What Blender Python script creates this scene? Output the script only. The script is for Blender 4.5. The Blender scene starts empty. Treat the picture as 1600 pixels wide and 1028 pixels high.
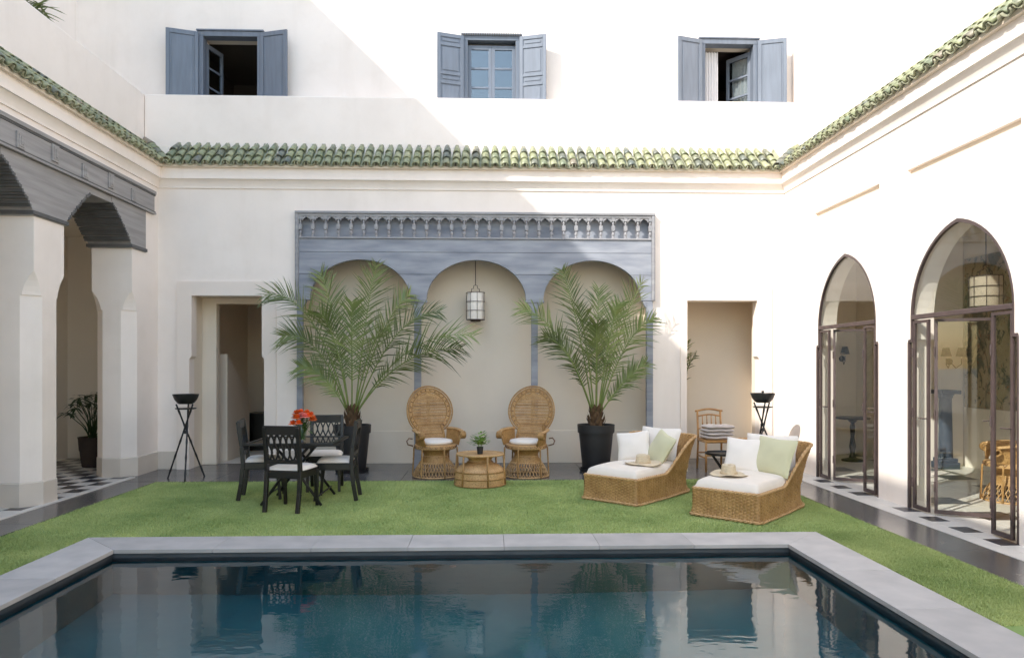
import bpy, math, random
import numpy as np
from math import sin, cos, pi, sqrt, radians, atan2
from mathutils import Vector, Matrix
from mathutils.geometry import tessellate_polygon
random.seed(7); RNG = np.random.default_rng(7)
SC = bpy.context.scene
COL = SC.collection

# ------------------------------------------------------------------ camera, sky, sun, exposure
cam_d = bpy.data.cameras.new('camera'); cam = bpy.data.objects.new('camera', cam_d); COL.objects.link(cam)
cam_d.sensor_width = 36; cam_d.lens = 1120 / 1600 * 36; cam_d.shift_y = 58 / 1600
cam_d.clip_start = .05; cam_d.clip_end = 2000
cam.location = (0, 0, 1.55); cam.rotation_euler = (pi / 2, 0, -math.atan(38 / 1120))
SC.camera = cam
SUN = Vector((1, .74, -.96)).normalized()
w = bpy.data.worlds.new('World'); SC.world = w; w.use_nodes = True
nt = w.node_tree; bg = nt.nodes['Background']
sky = nt.nodes.new('ShaderNodeTexSky'); sky.sky_type = 'NISHITA'; sky.sun_disc = False
sky.sun_elevation = math.asin(-SUN.z); sky.sun_rotation = atan2(-SUN.x, -SUN.y)
sky.air_density = 1.5; sky.dust_density = 1.2; sky.ozone_density = 1.2
nt.links.new(sky.outputs[0], bg.inputs[0]); bg.inputs[1].default_value = .15
sl = bpy.data.lights.new('sun', 'SUN'); sl.energy = 2.0; sl.angle = radians(.5); sl.color = (1, .955, .88)
so = bpy.data.objects.new('sun', sl); COL.objects.link(so); so.rotation_euler = SUN.to_track_quat('-Z', 'Y').to_euler()
so.location = (-20, -20, 20)
SC.view_settings.view_transform = 'Standard'; SC.view_settings.look = 'None'
SC.view_settings.exposure = 1.5; SC.view_settings.gamma = 1
SC.render.engine = 'CYCLES'
cy = SC.cycles
cy.use_denoising = True; cy.max_bounces = 14; cy.diffuse_bounces = 10; cy.glossy_bounces = 4
cy.transmission_bounces = 6; cy.transparent_max_bounces = 16; cy.sample_clamp_indirect = 8
cy.caustics_reflective = False; cy.blur_glossy = .2

# ------------------------------------------------------------------ materials
MT = {}
def nodes_of(m): return m.node_tree.nodes, m.node_tree.links
def mat(name, c, rough=.6, var=.0, vscale=3., bump=0., bscale=40., stretch=(1, 1, 1), spec=.5, metal=0., coord='Object',
        c2=None, rnd=0., detail=5., bdist=.01, rvar=0., sheen=0.):
    m = bpy.data.materials.new(name); m.use_nodes = True
    N, L = nodes_of(m); p = N['Principled BSDF']
    p.inputs['Roughness'].default_value = rough; p.inputs['Metallic'].default_value = metal
    p.inputs['Specular IOR Level'].default_value = spec
    if sheen: p.inputs['Sheen Weight'].default_value = sheen
    c2 = c2 or tuple(x * (1 - var) for x in c)
    tc = N.new('ShaderNodeTexCoord'); mp = N.new('ShaderNodeMapping'); mp.inputs['Scale'].default_value = stretch
    if coord == 'World':
        g = N.new('ShaderNodeNewGeometry'); L.new(g.outputs['Position'], mp.inputs[0])
    else: L.new(tc.outputs['Object'], mp.inputs[0])
    last = None
    if var or c2 != c:
        n = N.new('ShaderNodeTexNoise'); n.inputs['Scale'].default_value = vscale; n.inputs['Detail'].default_value = detail
        L.new(mp.outputs[0], n.inputs['Vector'])
        r = N.new('ShaderNodeMapRange'); r.inputs[1].default_value = .32; r.inputs[2].default_value = .68
        L.new(n.outputs['Fac'], r.inputs[0])
        mx = N.new('ShaderNodeMix'); mx.data_type = 'RGBA'
        mx.inputs[6].default_value = (*c, 1); mx.inputs[7].default_value = (*c2, 1)
        L.new(r.outputs[0], mx.inputs[0]); last = mx.outputs[2]
        if rvar:
            rr = N.new('ShaderNodeMapRange'); rr.inputs[3].default_value = rough; rr.inputs[4].default_value = rough + rvar
            L.new(n.outputs['Fac'], rr.inputs[0]); L.new(rr.outputs[0], p.inputs['Roughness'])
    if rnd:
        oi = N.new('ShaderNodeObjectInfo'); hs = N.new('ShaderNodeHueSaturation')
        mr = N.new('ShaderNodeMapRange'); mr.inputs[3].default_value = 1 - rnd; mr.inputs[4].default_value = 1 + rnd
        L.new(oi.outputs['Random'], mr.inputs[0]); L.new(mr.outputs[0], hs.inputs['Value'])
        if last: L.new(last, hs.inputs['Color'])
        else: hs.inputs['Color'].default_value = (*c, 1)
        last = hs.outputs[0]
    if last: L.new(last, p.inputs['Base Color'])
    else: p.inputs['Base Color'].default_value = (*c, 1)
    if bump:
        n2 = N.new('ShaderNodeTexNoise'); n2.inputs['Scale'].default_value = bscale; n2.inputs['Detail'].default_value = 4
        L.new(mp.outputs[0], n2.inputs['Vector'])
        b = N.new('ShaderNodeBump'); b.inputs['Strength'].default_value = bump; b.inputs['Distance'].default_value = bdist
        L.new(n2.outputs['Fac'], b.inputs['Height']); L.new(b.outputs[0], p.inputs['Normal'])
    MT[name] = m
    return m

mat('plaster', (.90, .815, .745), .85, .06, .9, .3, 9, coord='World', bdist=.006)
def weather(name, amt):
    m = MT[name]; N, L = nodes_of(m); p = N['Principled BSDF']; src = p.inputs['Base Color'].links[0].from_socket
    g = N.new('ShaderNodeNewGeometry')
    for sc, st, lo, hi, a in ((1.0, (3.0, 3.0, .35), .52, .80, amt), (2.6, (1, 1, 1), .50, .75, amt * .7), (.45, (1, 1, 1), .45, .7, amt * .6)):
        mp = N.new('ShaderNodeMapping'); mp.inputs['Scale'].default_value = st; L.new(g.outputs['Position'], mp.inputs[0])
        n = N.new('ShaderNodeTexNoise'); n.inputs['Scale'].default_value = sc; n.inputs['Detail'].default_value = 7; n.inputs['Roughness'].default_value = .6; L.new(mp.outputs[0], n.inputs['Vector'])
        r = N.new('ShaderNodeMapRange'); r.inputs[1].default_value = lo; r.inputs[2].default_value = hi; r.inputs[4].default_value = a; L.new(n.outputs['Fac'], r.inputs[0])
        mx = N.new('ShaderNodeMix'); mx.data_type = 'RGBA'; mx.blend_type = 'MULTIPLY'; L.new(r.outputs[0], mx.inputs[0]); L.new(src, mx.inputs[6]); mx.inputs[7].default_value = (.62, .56, .48, 1); src = mx.outputs[2]
    L.new(src, p.inputs['Base Color'])
weather('plaster', .16)
mat('plaster_sand', (.82, .72, .595), .85, .10, .8, .25, 14, coord='World', bdist=.006)
mat('plaster_trim', (.85, .755, .675), .85, .06, 1.2, .3, 9, coord='World', bdist=.006)
mat('skirting', (.66, .59, .51), .8, .10, 2., .2, 20, coord='World', bdist=.004)
mat('interior_cream', (.86, .80, .71), .85, .05, 1., .15, 14, coord='World', bdist=.005)
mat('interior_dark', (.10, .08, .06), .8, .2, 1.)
mat('blue_wood', (.345, .36, .40), .5, .25, 3.2, .35, 30, (.5, 1, 2.6), coord='World', c2=(.205, .222, .265), bdist=.004, rvar=.15)
mat('blue_wood_pale', (.34, .335, .345), .5, .2, 6., .3, 30, (.6, 1, 3), coord='World', c2=(.25, .247, .26), bdist=.003)
mat('shutter_blue', (.16, .187, .232), .5, .15, 4., .25, 30, (4, 4, .5), coord='World', c2=(.13, .152, .19), bdist=.003)
mat('grey_wood', (.36, .34, .332), .55, .3, 4., .4, 25, (2, .3, 5), coord='World', c2=(.25, .237, .23), bdist=.004)
mat('grey_wood_dark', (.11, .108, .108), .6, .3, 6., .4, 30, coord='World', c2=(.075, .074, .073), bdist=.004)
mat('slate', (.085, .082, .082), .16, .3, 2.2, .03, 12, coord='World', c2=(.12, .115, .112), rnd=.10, rvar=.14, bdist=.003)
mat('coping_stone', (.40, .38, .36), .6, .2, 4., .15, 60, coord='World', c2=(.50, .47, .44), rnd=.10, bdist=.002, rvar=.15)
mat('pool_plaster', (.028, .215, .25), .7, .25, 1.6, .1, 10, coord='World', c2=(.04, .265, .30))
mat('pool_slate', (.045, .055, .065), .5, .3, 3., .2, 20, (1, 1, 4), coord='World', c2=(.075, .085, .095))
mat('marble_white', (.70, .665, .61), .35, .12, 3., coord='World', rnd=.05)
mat('marble_black', (.045, .045, .055), .3, .3, 4., coord='World', rnd=.1)
mat('turf_base', (.29, .38, .12), .95, .3, 5., .6, 120, coord='World', c2=(.18, .28, .08))
mat('soil', (.06, .045, .035), .95, .3, 20, .6, 60)
mat('black_wood', (.012, .011, .010), .38, .4, 8, .1, 40)
mat('black_metal', (.018, .018, .019), .45, .3, 20, .1, 60)
mat('pot_plastic', (.022, .022, .024), .55, .2, 6, .05, 40)
mat('pot_clay', (.055, .038, .03), .8, .4, 5, .3, 20)
mat('cream_fabric', (.80, .72, .62), .9, .05, 8, .25, 160, sheen=.2, bdist=.003)
mat('white_fabric', (.80, .74, .665), .9, .04, 6, .3, 120, sheen=.2, bdist=.004)
mat('green_fabric', (.60, .575, .37), .9, .06, 6, .3, 120, sheen=.2, bdist=.004)
mat('towel', (.56, .49, .45), .95, .08, 8, .6, 200, sheen=.4, bdist=.004, rnd=.05)
mat('straw', (.70, .58, .40), .8, .2, 30, .6, 110, (1, 1, 3), bdist=.004)
mat('hat_band', (.60, .47, .30), .8)
mat('bamboo', (.46, .24, .075), .4, .35, 10, .15, 30, c2=(.30, .14, .04))
mat('steel_mauve', (.085, .058, .056), .42, .25, 8, .2, 40, c2=(.06, .042, .04), bdist=.002)
mat('dark_gap', (.01, .01, .01), .9)
mat('petal_orange', (.80, .17, .02), .7, rnd=.25)
mat('petal_pink', (.80, .28, .24), .7, rnd=.15)
mat('leaf', (.075, .15, .025), .5, .3, 10, c2=(.05, .11, .02))
mat('herb_leaf', (.20, .33, .04), .5, .3, 10, c2=(.09, .19, .02))
mat('leaf_dark', (.04, .075, .022), .5, .3, 10, c2=(.028, .055, .018))
mat('palm_leaf', (.20, .24, .065), .42, .3, 2.2, c2=(.10, .14, .04), rnd=.35)
mat('palm_stem', (.22, .27, .07), .5, .3, 3, c2=(.16, .22, .05))
mat('palm_trunk', (.17, .10, .05), .9, .5, 14, .8, 30)
mat('rib_dark', (.05, .03, .025), .6)
mat('lamp_black', (.02, .02, .02), .7)
mat('lantern_paper', (.82, .77, .70), .8, .06, 6)
mat('lantern_tan', (.40, .33, .25), .8, .06, 6)
mat('curtain', (.74, .72, .72), .9, .05, 4)
mat('blue_paint', (.05, .068, .10), .5, .2, 4)

def wicker(name, c, c2, dark):
    m = mat(name, c, .55, .3, 9, .35, 90, c2=c2, bdist=.004)
    N, L = nodes_of(m); p = N['Principled BSDF']
    src = p.inputs['Base Color'].links[0].from_socket
    n = N.new('ShaderNodeTexNoise'); n.inputs['Scale'].default_value = 70; n.inputs['Detail'].default_value = 2
    tc = N.new('ShaderNodeTexCoord'); L.new(tc.outputs['Object'], n.inputs['Vector'])
    r = N.new('ShaderNodeMapRange'); r.inputs[1].default_value = .5; r.inputs[2].default_value = .75
    L.new(n.outputs['Fac'], r.inputs[0])
    mx = N.new('ShaderNodeMix'); mx.data_type = 'RGBA'; L.new(r.outputs[0], mx.inputs[0]); L.new(src, mx.inputs[6])
    mx.inputs[7].default_value = (*dark, 1); L.new(mx.outputs[2], p.inputs['Base Color'])
wicker('wicker', (.47, .28, .105), (.33, .18, .06), (.17, .085, .025))
wicker('wicker_pale', (.62, .40, .19), (.48, .285, .12), (.28, .15, .06))
wicker('wicker_dark', (.27, .15, .075), (.20, .10, .05), (.12, .06, .03))

def tile_material():
    m = bpy.data.materials.new('glazed_tile'); m.use_nodes = True; N, L = nodes_of(m); p = N['Principled BSDF']
    oi = N.new('ShaderNodeObjectInfo'); cr = N.new('ShaderNodeValToRGB'); cr.color_ramp.interpolation = 'LINEAR'
    cols = [(0, (.22, .235, .125)), (.18, (.30, .31, .175)), (.34, (.19, .215, .125)), (.5, (.34, .34, .20)), (.64, (.17, .20, .125)),
            (.76, (.26, .275, .145)), (.86, (.17, .175, .13)), (.94, (.12, .14, .12)), (1, (.25, .21, .15))]
    e = cr.color_ramp.elements
    while len(e) < len(cols): e.new(.5)
    for k, (t, c) in enumerate(cols): e[k].position = t; e[k].color = (*c, 1)
    L.new(oi.outputs['Random'], cr.inputs[0])
    n = N.new('ShaderNodeTexNoise'); n.inputs['Scale'].default_value = 22; n.inputs['Detail'].default_value = 4
    g = N.new('ShaderNodeNewGeometry'); L.new(g.outputs['Position'], n.inputs['Vector'])
    mr = N.new('ShaderNodeMapRange'); mr.inputs[1].default_value = .3; mr.inputs[2].default_value = .7; mr.inputs[3].default_value = .65; mr.inputs[4].default_value = 1.35
    L.new(n.outputs['Fac'], mr.inputs[0])
    mx = N.new('ShaderNodeMix'); mx.data_type = 'RGBA'; mx.blend_type = 'MULTIPLY'; mx.inputs[0].default_value = 1
    L.new(cr.outputs[0], mx.inputs[6]); L.new(mr.outputs[0], mx.inputs[7]); L.new(mx.outputs[2], p.inputs['Base Color'])
    p.inputs['Roughness'].default_value = .42
    MT['glazed_tile'] = m
tile_material()

mat('pan_clay', (.40, .39, .27), .7, .4, 12, .4, 30, coord='World', c2=(.24, .25, .16), rnd=.15)
def glass_material(name, tint, ior, wav=0.):
    m = bpy.data.materials.new(name); m.use_nodes = True; N, L = nodes_of(m)
    N.remove(N['Principled BSDF']); out = N['Material Output']
    tr = N.new('ShaderNodeBsdfTransparent'); tr.inputs[0].default_value = (*tint, 1)
    gl = N.new('ShaderNodeBsdfGlossy'); gl.inputs['Roughness'].default_value = .0
    fr = N.new('ShaderNodeFresnel'); gg = N.new('ShaderNodeNewGeometry'); mi = N.new('ShaderNodeMapRange')
    mi.inputs[3].default_value = ior; mi.inputs[4].default_value = 1 / ior      # a thin pane reflects alike from both sides
    L.new(gg.outputs['Backfacing'], mi.inputs[0]); L.new(mi.outputs[0], fr.inputs[0])
    mx = N.new('ShaderNodeMixShader'); L.new(fr.outputs[0], mx.inputs[0]); L.new(tr.outputs[0], mx.inputs[1]); L.new(gl.outputs[0], mx.inputs[2])
    L.new(mx.outputs[0], out.inputs[0])
    if wav:
        n = N.new('ShaderNodeTexNoise'); n.inputs['Scale'].default_value = 2.5
        b = N.new('ShaderNodeBump'); b.inputs['Strength'].default_value = wav; b.inputs['Distance'].default_value = .01
        g = N.new('ShaderNodeNewGeometry'); L.new(g.outputs['Position'], n.inputs['Vector'])
        L.new(n.outputs['Fac'], b.inputs['Height']); L.new(b.outputs[0], gl.inputs['Normal'])
    MT[name] = m
glass_material('glass', (.95, .965, .95), 1.5, .03)
glass_material('window_glass', (.80, .84, .85), 2.3, .05)
glass_material('vase_glass', (.9, .95, .92), 1.4)

def water_material():
    m = bpy.data.materials.new('water'); m.use_nodes = True; N, L = nodes_of(m)
    N.remove(N['Principled BSDF']); out = N['Material Output']
    rf = N.new('ShaderNodeBsdfRefraction'); rf.inputs['IOR'].default_value = 1.33; rf.inputs['Roughness'].default_value = 0
    rf.inputs[0].default_value = (.90, .98, 1, 1)
    gl = N.new('ShaderNodeBsdfGlossy'); gl.inputs['Roughness'].default_value = 0
    fr = N.new('ShaderNodeFresnel'); fr.inputs[0].default_value = 1.75
    mx = N.new('ShaderNodeMixShader'); L.new(fr.outputs[0], mx.inputs[0]); L.new(rf.outputs[0], mx.inputs[1]); L.new(gl.outputs[0], mx.inputs[2])
    L.new(mx.outputs[0], out.inputs[0])
    g = N.new('ShaderNodeNewGeometry')
    n = N.new('ShaderNodeTexNoise'); n.inputs['Scale'].default_value = 8; n.inputs['Detail'].default_value = 2
    mp = N.new('ShaderNodeMapping'); mp.inputs['Scale'].default_value = (.7, 1.3, 1)
    L.new(g.outputs['Position'], mp.inputs[0]); L.new(mp.outputs[0], n.inputs['Vector'])
    b = N.new('ShaderNodeBump'); b.inputs['Strength'].default_value = .06; b.inputs['Distance'].default_value = .02
    L.new(n.outputs['Fac'], b.inputs['Height'])
    for x in (rf, gl, fr): L.new(b.outputs[0], x.inputs['Normal'])
    MT['water'] = m
water_material()

def mural_material():
    m = mat('mural', (.50, .42, .28), .85, .15, 2, coord='World'); N, L = nodes_of(m); p = N['Principled BSDF']
    src = p.inputs['Base Color'].links[0].from_socket
    g = N.new('ShaderNodeNewGeometry'); mp = N.new('ShaderNodeMapping'); mp.inputs['Scale'].default_value = (1, 1.4, 1)
    L.new(g.outputs['Position'], mp.inputs[0])
    for sc, lo, hi, col in ((1.6, .50, .56, (.20, .20, .15)), (5, .54, .59, (.12, .13, .10)), (9, .60, .64, (.34, .16, .09)), (13, .60, .65, (.30, .32, .27))):
        n = N.new('ShaderNodeTexNoise'); n.inputs['Scale'].default_value = sc; n.inputs['Detail'].default_value = 8; n.inputs['Roughness'].default_value = .65
        n.inputs['Distortion'].default_value = 1.2
        L.new(mp.outputs[0], n.inputs['Vector'])
        r = N.new('ShaderNodeMapRange'); r.inputs[1].default_value = lo; r.inputs[2].default_value = hi; L.new(n.outputs['Fac'], r.inputs[0])
        mx = N.new('ShaderNodeMix'); mx.data_type = 'RGBA'; L.new(r.outputs[0], mx.inputs[0]); L.new(src, mx.inputs[6]); mx.inputs[7].default_value = (*col, 1)
        src = mx.outputs[2]
    L.new(src, p.inputs['Base Color'])
mural_material()

def grass_material():
    m = bpy.data.materials.new('grass_blade'); m.use_nodes = True; N, L = nodes_of(m); p = N['Principled BSDF']
    g = N.new('ShaderNodeNewGeometry')
    n = N.new('ShaderNodeTexNoise'); n.inputs['Scale'].default_value = 1.3; n.inputs['Detail'].default_value = 5
    n2 = N.new('ShaderNodeTexNoise'); n2.inputs['Scale'].default_value = 160
    L.new(g.outputs['Position'], n.inputs['Vector']); L.new(g.outputs['Position'], n2.inputs['Vector'])
    ad = N.new('ShaderNodeMath'); ad.operation = 'ADD'; L.new(n.outputs['Fac'], ad.inputs[0]); L.new(n2.outputs['Fac'], ad.inputs[1])
    cr = N.new('ShaderNodeValToRGB'); e = cr.color_ramp.elements
    e[0].position = .37; e[0].color = (.22, .305, .085, 1); e[1].position = .64; e[1].color = (.58, .63, .25, 1)
    hv = N.new('ShaderNodeMath'); hv.operation = 'MULTIPLY'; hv.inputs[1].default_value = .5; L.new(ad.outputs[0], hv.inputs[0])
    L.new(hv.outputs[0], cr.inputs[0]); L.new(cr.outputs[0], p.inputs['Base Color']); p.inputs['Roughness'].default_value = .5
    MT['grass_blade'] = m
grass_material()

# ------------------------------------------------------------------ mesh helpers
def rotz(p, a):
    c, s = cos(a), sin(a); return (p[0] * c - p[1] * s, p[0] * s + p[1] * c, p[2])
class M:
    def __init__(s): s.v = []; s.f = []
    def add(s, vs, fs):
        o = len(s.v); s.v += [tuple(v) for v in vs]; s.f += [tuple(i + o for i in f) for f in fs]; return s
    def box(s, x0, y0, z0, x1, y1, z1):
        x0, x1 = sorted((x0, x1)); y0, y1 = sorted((y0, y1)); z0, z1 = sorted((z0, z1))
        return s.add([(x0, y0, z0), (x1, y0, z0), (x1, y1, z0), (x0, y1, z0), (x0, y0, z1), (x1, y0, z1), (x1, y1, z1), (x0, y1, z1)],
                     [(3, 2, 1, 0), (4, 5, 6, 7), (0, 1, 5, 4), (1, 2, 6, 5), (2, 3, 7, 6), (3, 0, 4, 7)])
    def bar(s, a, b, w, h, up=(0, 0, 1)):
        a = Vector(a); b = Vector(b); d = (b - a).normalized(); u = Vector(up)
        if abs(d.dot(u)) > .95: u = Vector((0, 1, 0))
        r = d.cross(u).normalized(); u = r.cross(d).normalized(); vs = []
        for p in (a, b):
            for i, j in ((-1, -1), (1, -1), (1, 1), (-1, 1)): vs.append(p + r * (i * w / 2) + u * (j * h / 2))
        return s.add(vs, [(3, 2, 1, 0), (4, 5, 6, 7), (0, 1, 5, 4), (1, 2, 6, 5), (2, 3, 7, 6), (3, 0, 4, 7)])
    def tube(s, pts, r, n=8, caps=True, closed=False):
        P = [Vector(p) for p in pts]; k = len(P); R = r if isinstance(r, (list, tuple)) else [r] * k
        T = []
        for i in range(k):
            a = P[(i - 1) % k] if closed or i else P[0]; b = P[(i + 1) % k] if closed or i < k - 1 else P[-1]
            T.append((b - a).normalized() if (b - a).length > 1e-9 else Vector((0, 0, 1)))
        u = T[0].orthogonal().normalized(); vs = []
        for i in range(k):
            u = (u - T[i] * u.dot(T[i])); u = u.normalized() if u.length > 1e-6 else T[i].orthogonal().normalized()
            w_ = T[i].cross(u)
            for j in range(n):
                a = 2 * pi * j / n; vs.append(P[i] + (u * cos(a) + w_ * sin(a)) * R[i])
        fs = []
        for i in range(k if closed else k - 1):
            i2 = (i + 1) % k
            for j in range(n):
                j2 = (j + 1) % n; fs.append((i * n + j, i * n + j2, i2 * n + j2, i2 * n + j))
        if caps and not closed:
            fs.append(tuple(range(n - 1, -1, -1))); fs.append(tuple((k - 1) * n + j for j in range(n)))
        return s.add(vs, fs)
    def lathe(s, prof, n=24, c=(0, 0), cap=True):
        vs = []; fs = []; k = len(prof)
        for r, z in prof:
            for j in range(n):
                a = 2 * pi * j / n; vs.append((c[0] + r * cos(a), c[1] + r * sin(a), z))
        for i in range(k - 1):
            for j in range(n):
                j2 = (j + 1) % n; fs.append((i * n + j, i * n + j2, (i + 1) * n + j2, (i + 1) * n + j))
        if cap:
            if prof[0][0] > 1e-5: fs.append(tuple(range(n - 1, -1, -1)))
            if prof[-1][0] > 1e-5: fs.append(tuple((k - 1) * n + j for j in range(n)))
        return s.add(vs, fs)
    def grid(s, nu, nv, fn, closeu=False):
        vs = [fn(i / (nu if closeu else nu - 1), j / (nv - 1)) for i in range(nu) for j in range(nv)]; fs = []
        for i in range(nu if closeu else nu - 1):
            i2 = (i + 1) % nu
            for j in range(nv - 1): fs.append((i * nv + j, i2 * nv + j, i2 * nv + j + 1, i * nv + j + 1))
        return s.add(vs, fs)
    def prism(s, loops, fn, a, b):
        """outer loop (+ holes) of 2-D points, extruded from a to b; fn(u, v, t) -> xyz"""
        if not isinstance(loops[0][0], (tuple, list)): loops = [loops]
        flat = [p for l in loops for p in l]; n = len(flat)
        vs = [fn(u, v, a) for u, v in flat] + [fn(u, v, b) for u, v in flat]; fs = []
        if len(loops) == 1:
            fs += [tuple(range(n)), tuple(range(2 * n - 1, n - 1, -1))]
        else:
            for t in tessellate_polygon([[Vector((u, v, 0)) for u, v in l] for l in loops]):
                fs += [tuple(t), tuple(n + i for i in reversed(t))]
        o = 0
        for l in loops:
            k = len(l)
            for i in range(k):
                j = (i + 1) % k; fs.append((o + i, o + j, n + o + j, n + o + i))
            o += k
        return s.add(vs, fs)
    def xf(s, mtx):
        s.v = [tuple(mtx @ Vector(v)) for v in s.v]; return s
    def mesh(s, name, m, smooth=False):
        me = bpy.data.meshes.new(name); me.from_pydata(s.v, [], s.f); me.materials.append(MT[m] if isinstance(m, str) else m)
        if s.f:
            import bmesh
            bm = bmesh.new(); bm.from_mesh(me); bmesh.ops.recalc_face_normals(bm, faces=bm.faces); bm.to_mesh(me); bm.free()
        if smooth:
            me.shade_smooth()
            if smooth is not True: me.set_sharp_from_angle(angle=radians(smooth))
        me.update(); return me
    def build(s, name, m, parent=None, smooth=False, bevel=0, loc=None):
        o = bpy.data.objects.new(name, s.mesh(name, m, smooth)); COL.objects.link(o)
        if parent: o.parent = parent
        if loc: o.location = loc
        if bevel:
            b = o.modifiers.new('bevel', 'BEVEL'); b.width = bevel; b.segments = 2; b.limit_method = 'ANGLE'; b.angle_limit = radians(40)
            b.harden_normals = False
        return o
def tag(o, label, cat, group=None):
    o['label'] = label; o['category'] = cat
    if group: o['group'] = group
    return o
def struct(o, kind='structure'): o['kind'] = kind; return o
def empty(name, loc=(0, 0, 0), rz=0, parent=None):
    o = bpy.data.objects.new(name, None); COL.objects.link(o); o.location = loc; o.rotation_euler = (0, 0, rz); o.empty_display_size = .1
    if parent: o.parent = parent
    return o
KIDS = None
def copy_tree(o, parent=None):
    c = o.copy(); COL.objects.link(c)
    if parent: c.parent = parent
    for ch in [x for x in bpy.data.objects if x.parent == o]: copy_tree(ch, c)
    return c
def place(o, loc, rz, label, cat=None, group=None, sc=None):
    o.location = loc; o.rotation_euler = (0, 0, rz); o['label'] = label
    if cat: o['category'] = cat
    if group: o['group'] = group
    if sc: o.scale = (sc, sc, sc)
    return o
XZ = lambda u, v, t: (u, t, v)      # facade profile: u = X, v = Z
YZ = lambda u, v, t: (t, u, v)      # side wall profile: u = Y, v = Z

XL, XR, YF = -4.96, 4.60, 10.96
YB = 11.30      # parapet above the back eave
YU = 11.55      # upper back wall

# ------------------------------------------------------------------ ground, pool, lawn, paving
PXL, PXR, PY = -3.18, 2.64, 6.19            # inner pool edge
PY0 = 1.2
m = M()
o_, e_ = .05, 400
for x0, x1, y0, y1 in ((-e_, PXL - .2, -e_, e_), (PXR + .2, e_, -e_, e_), (PXL - .2, PXR + .2, -e_, PY0 - .2), (PXL - .2, PXR + .2, PY + .2, e_)):
    m.add([(x0, y0, -.04), (x1, y0, -.04), (x1, y1, -.04), (x0, y1, -.04)], [(0, 1, 2, 3)])
struct(m.build('ground', 'skirting'))

basin = struct(empty('pool_basin'))
zb, zt = -1.12, -.034
m = M()
m.add([(PXL, PY0, zb), (PXR, PY0, zb), (PXR, PY, zb), (PXL, PY, zb)], [(0, 1, 2, 3)])
m.build('pool_floor', 'pool_plaster', basin)
m = M(); zq = -.20
for a, b in (((PXL, PY0), (PXL, PY)), ((PXL, PY), (PXR, PY)), ((PXR, PY), (PXR, PY0)), ((PXR, PY0), (PXL, PY0))):
    m.add([(*a, zb), (*b, zb), (*b, zq), (*a, zq)], [(0, 1, 2, 3)])
m.build('pool_wall', 'pool_plaster', basin)
m = M()
for a, b in (((PXL, PY0), (PXL, PY)), ((PXL, PY), (PXR, PY)), ((PXR, PY), (PXR, PY0)), ((PXR, PY0), (PXL, PY0))):
    m.add([(*a, zq), (*b, zq), (*b, zt), (*a, zt)], [(0, 1, 2, 3)])
m.build('waterline_band', 'pool_slate', basin)
for x in (-2.3, -.3, 1.75):
    mm = M().lathe([(.0, .004), (.026, .004), (.03, 0), (.03, -.01)], 16)
    mm.xf(Matrix.Translation((x, PY - .002, -.40)) @ Matrix.Rotation(pi / 2, 4, 'X')); mm.build('inlet_nozzle', 'coping_stone', basin, True)
m = M().add([(PXL, PY0, -.075), (PXR, PY0, -.075), (PXR, PY, -.075), (PXL, PY, -.075)], [(0, 1, 2, 3)])
struct(m.build('water', 'water'))

coping = struct(empty('pool_coping'))
cw = .435
def stone(x0, y0, x1, y1, skew=None):
    m = M()
    pts = skew or [(x0, y0), (x1, y0), (x1, y1), (x0, y1)]
    m.prism(pts, lambda u, v, t: (u, v, t), -.034, random.uniform(-.001, .002)); m.build('coping_stone', 'coping_stone', coping, bevel=.003)
g = .0025
xs = np.linspace(PXL + .02, PXR - .02, 8)
stone(0, 0, 0, 0, [(PXL - cw, PY + cw), (PXL - .02, PY - .02), (xs[0] + .0, PY - .02), (xs[1] - g, PY - .02), (xs[1] - g, PY + cw)][0:1] + [(PXL + .02, PY - .02), (xs[1] - g, PY - .02), (xs[1] - g, PY + cw)])
for i in range(1, 6): stone(xs[i], PY - .02, xs[i + 1] - g, PY + cw)
stone(0, 0, 0, 0, [(xs[6], PY - .02), (PXR - .02, PY - .02), (PXR + cw, PY + cw), (xs[6], PY + cw)])
for side in (-1, 1):
    xi = PXL + .02 if side < 0 else PXR - .02; xo = PXL - cw if side < 0 else PXR + cw
    ys = [PY - .02, 5.35, 4.5, 3.6, 2.7, 1.8, 1.2]
    stone(0, 0, 0, 0, [(xi, PY - .02 - g * 2), (xi, ys[1] + g), (xo, ys[1] + g), (xo, PY + cw - g * 2)])
    for a, b in zip(ys[1:], ys[2:]): stone(min(xi, xo), b + g, max(xi, xo), a)

LX0, LX1, LY1 = -4.45, 3.77, 9.78
m = M()
for x0, x1, y0, y1 in ((LX0, PXL - cw - .005, 1.0, PY + cw + .005), (PXR + cw + .005, LX1, 1.0, PY + cw + .005), (LX0, LX1, PY + cw + .005, LY1)):
    m.box(x0, y0, -.035, x1, y1, -.010)
struct(m.build('lawn', 'turf_base'))
def blades(n, x0, x1, y0, y1):
    x = RNG.uniform(x0, x1, n); y = RNG.uniform(y0, y1, n); a = RNG.uniform(0, 2 * pi, n); h = RNG.uniform(.012, .021, n); w_ = RNG.uniform(.0022, .004, n)
    lx = RNG.normal(0, .008, n); ly = RNG.normal(0, .008, n)
    v = np.empty((n, 3, 3)); v[:, 0] = np.stack([x - w_ * np.cos(a), y - w_ * np.sin(a), np.full(n, -.011)], 1)
    v[:, 1] = np.stack([x + w_ * np.cos(a), y + w_ * np.sin(a), np.full(n, -.011)], 1); v[:, 2] = np.stack([x + lx, y + ly, -.011 + h], 1)
    return v.reshape(-1, 3)
V = np.concatenate([blades(270000, LX0 - .005, LX1 + .005, PY + cw + .012, LY1 + .004), blades(45000, LX0 - .005, PXL - cw - .012, 4.2, PY + cw + .012),
                    blades(65000, PXR + cw + .012, LX1 + .005, 4.2, PY + cw + .012)])
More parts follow.
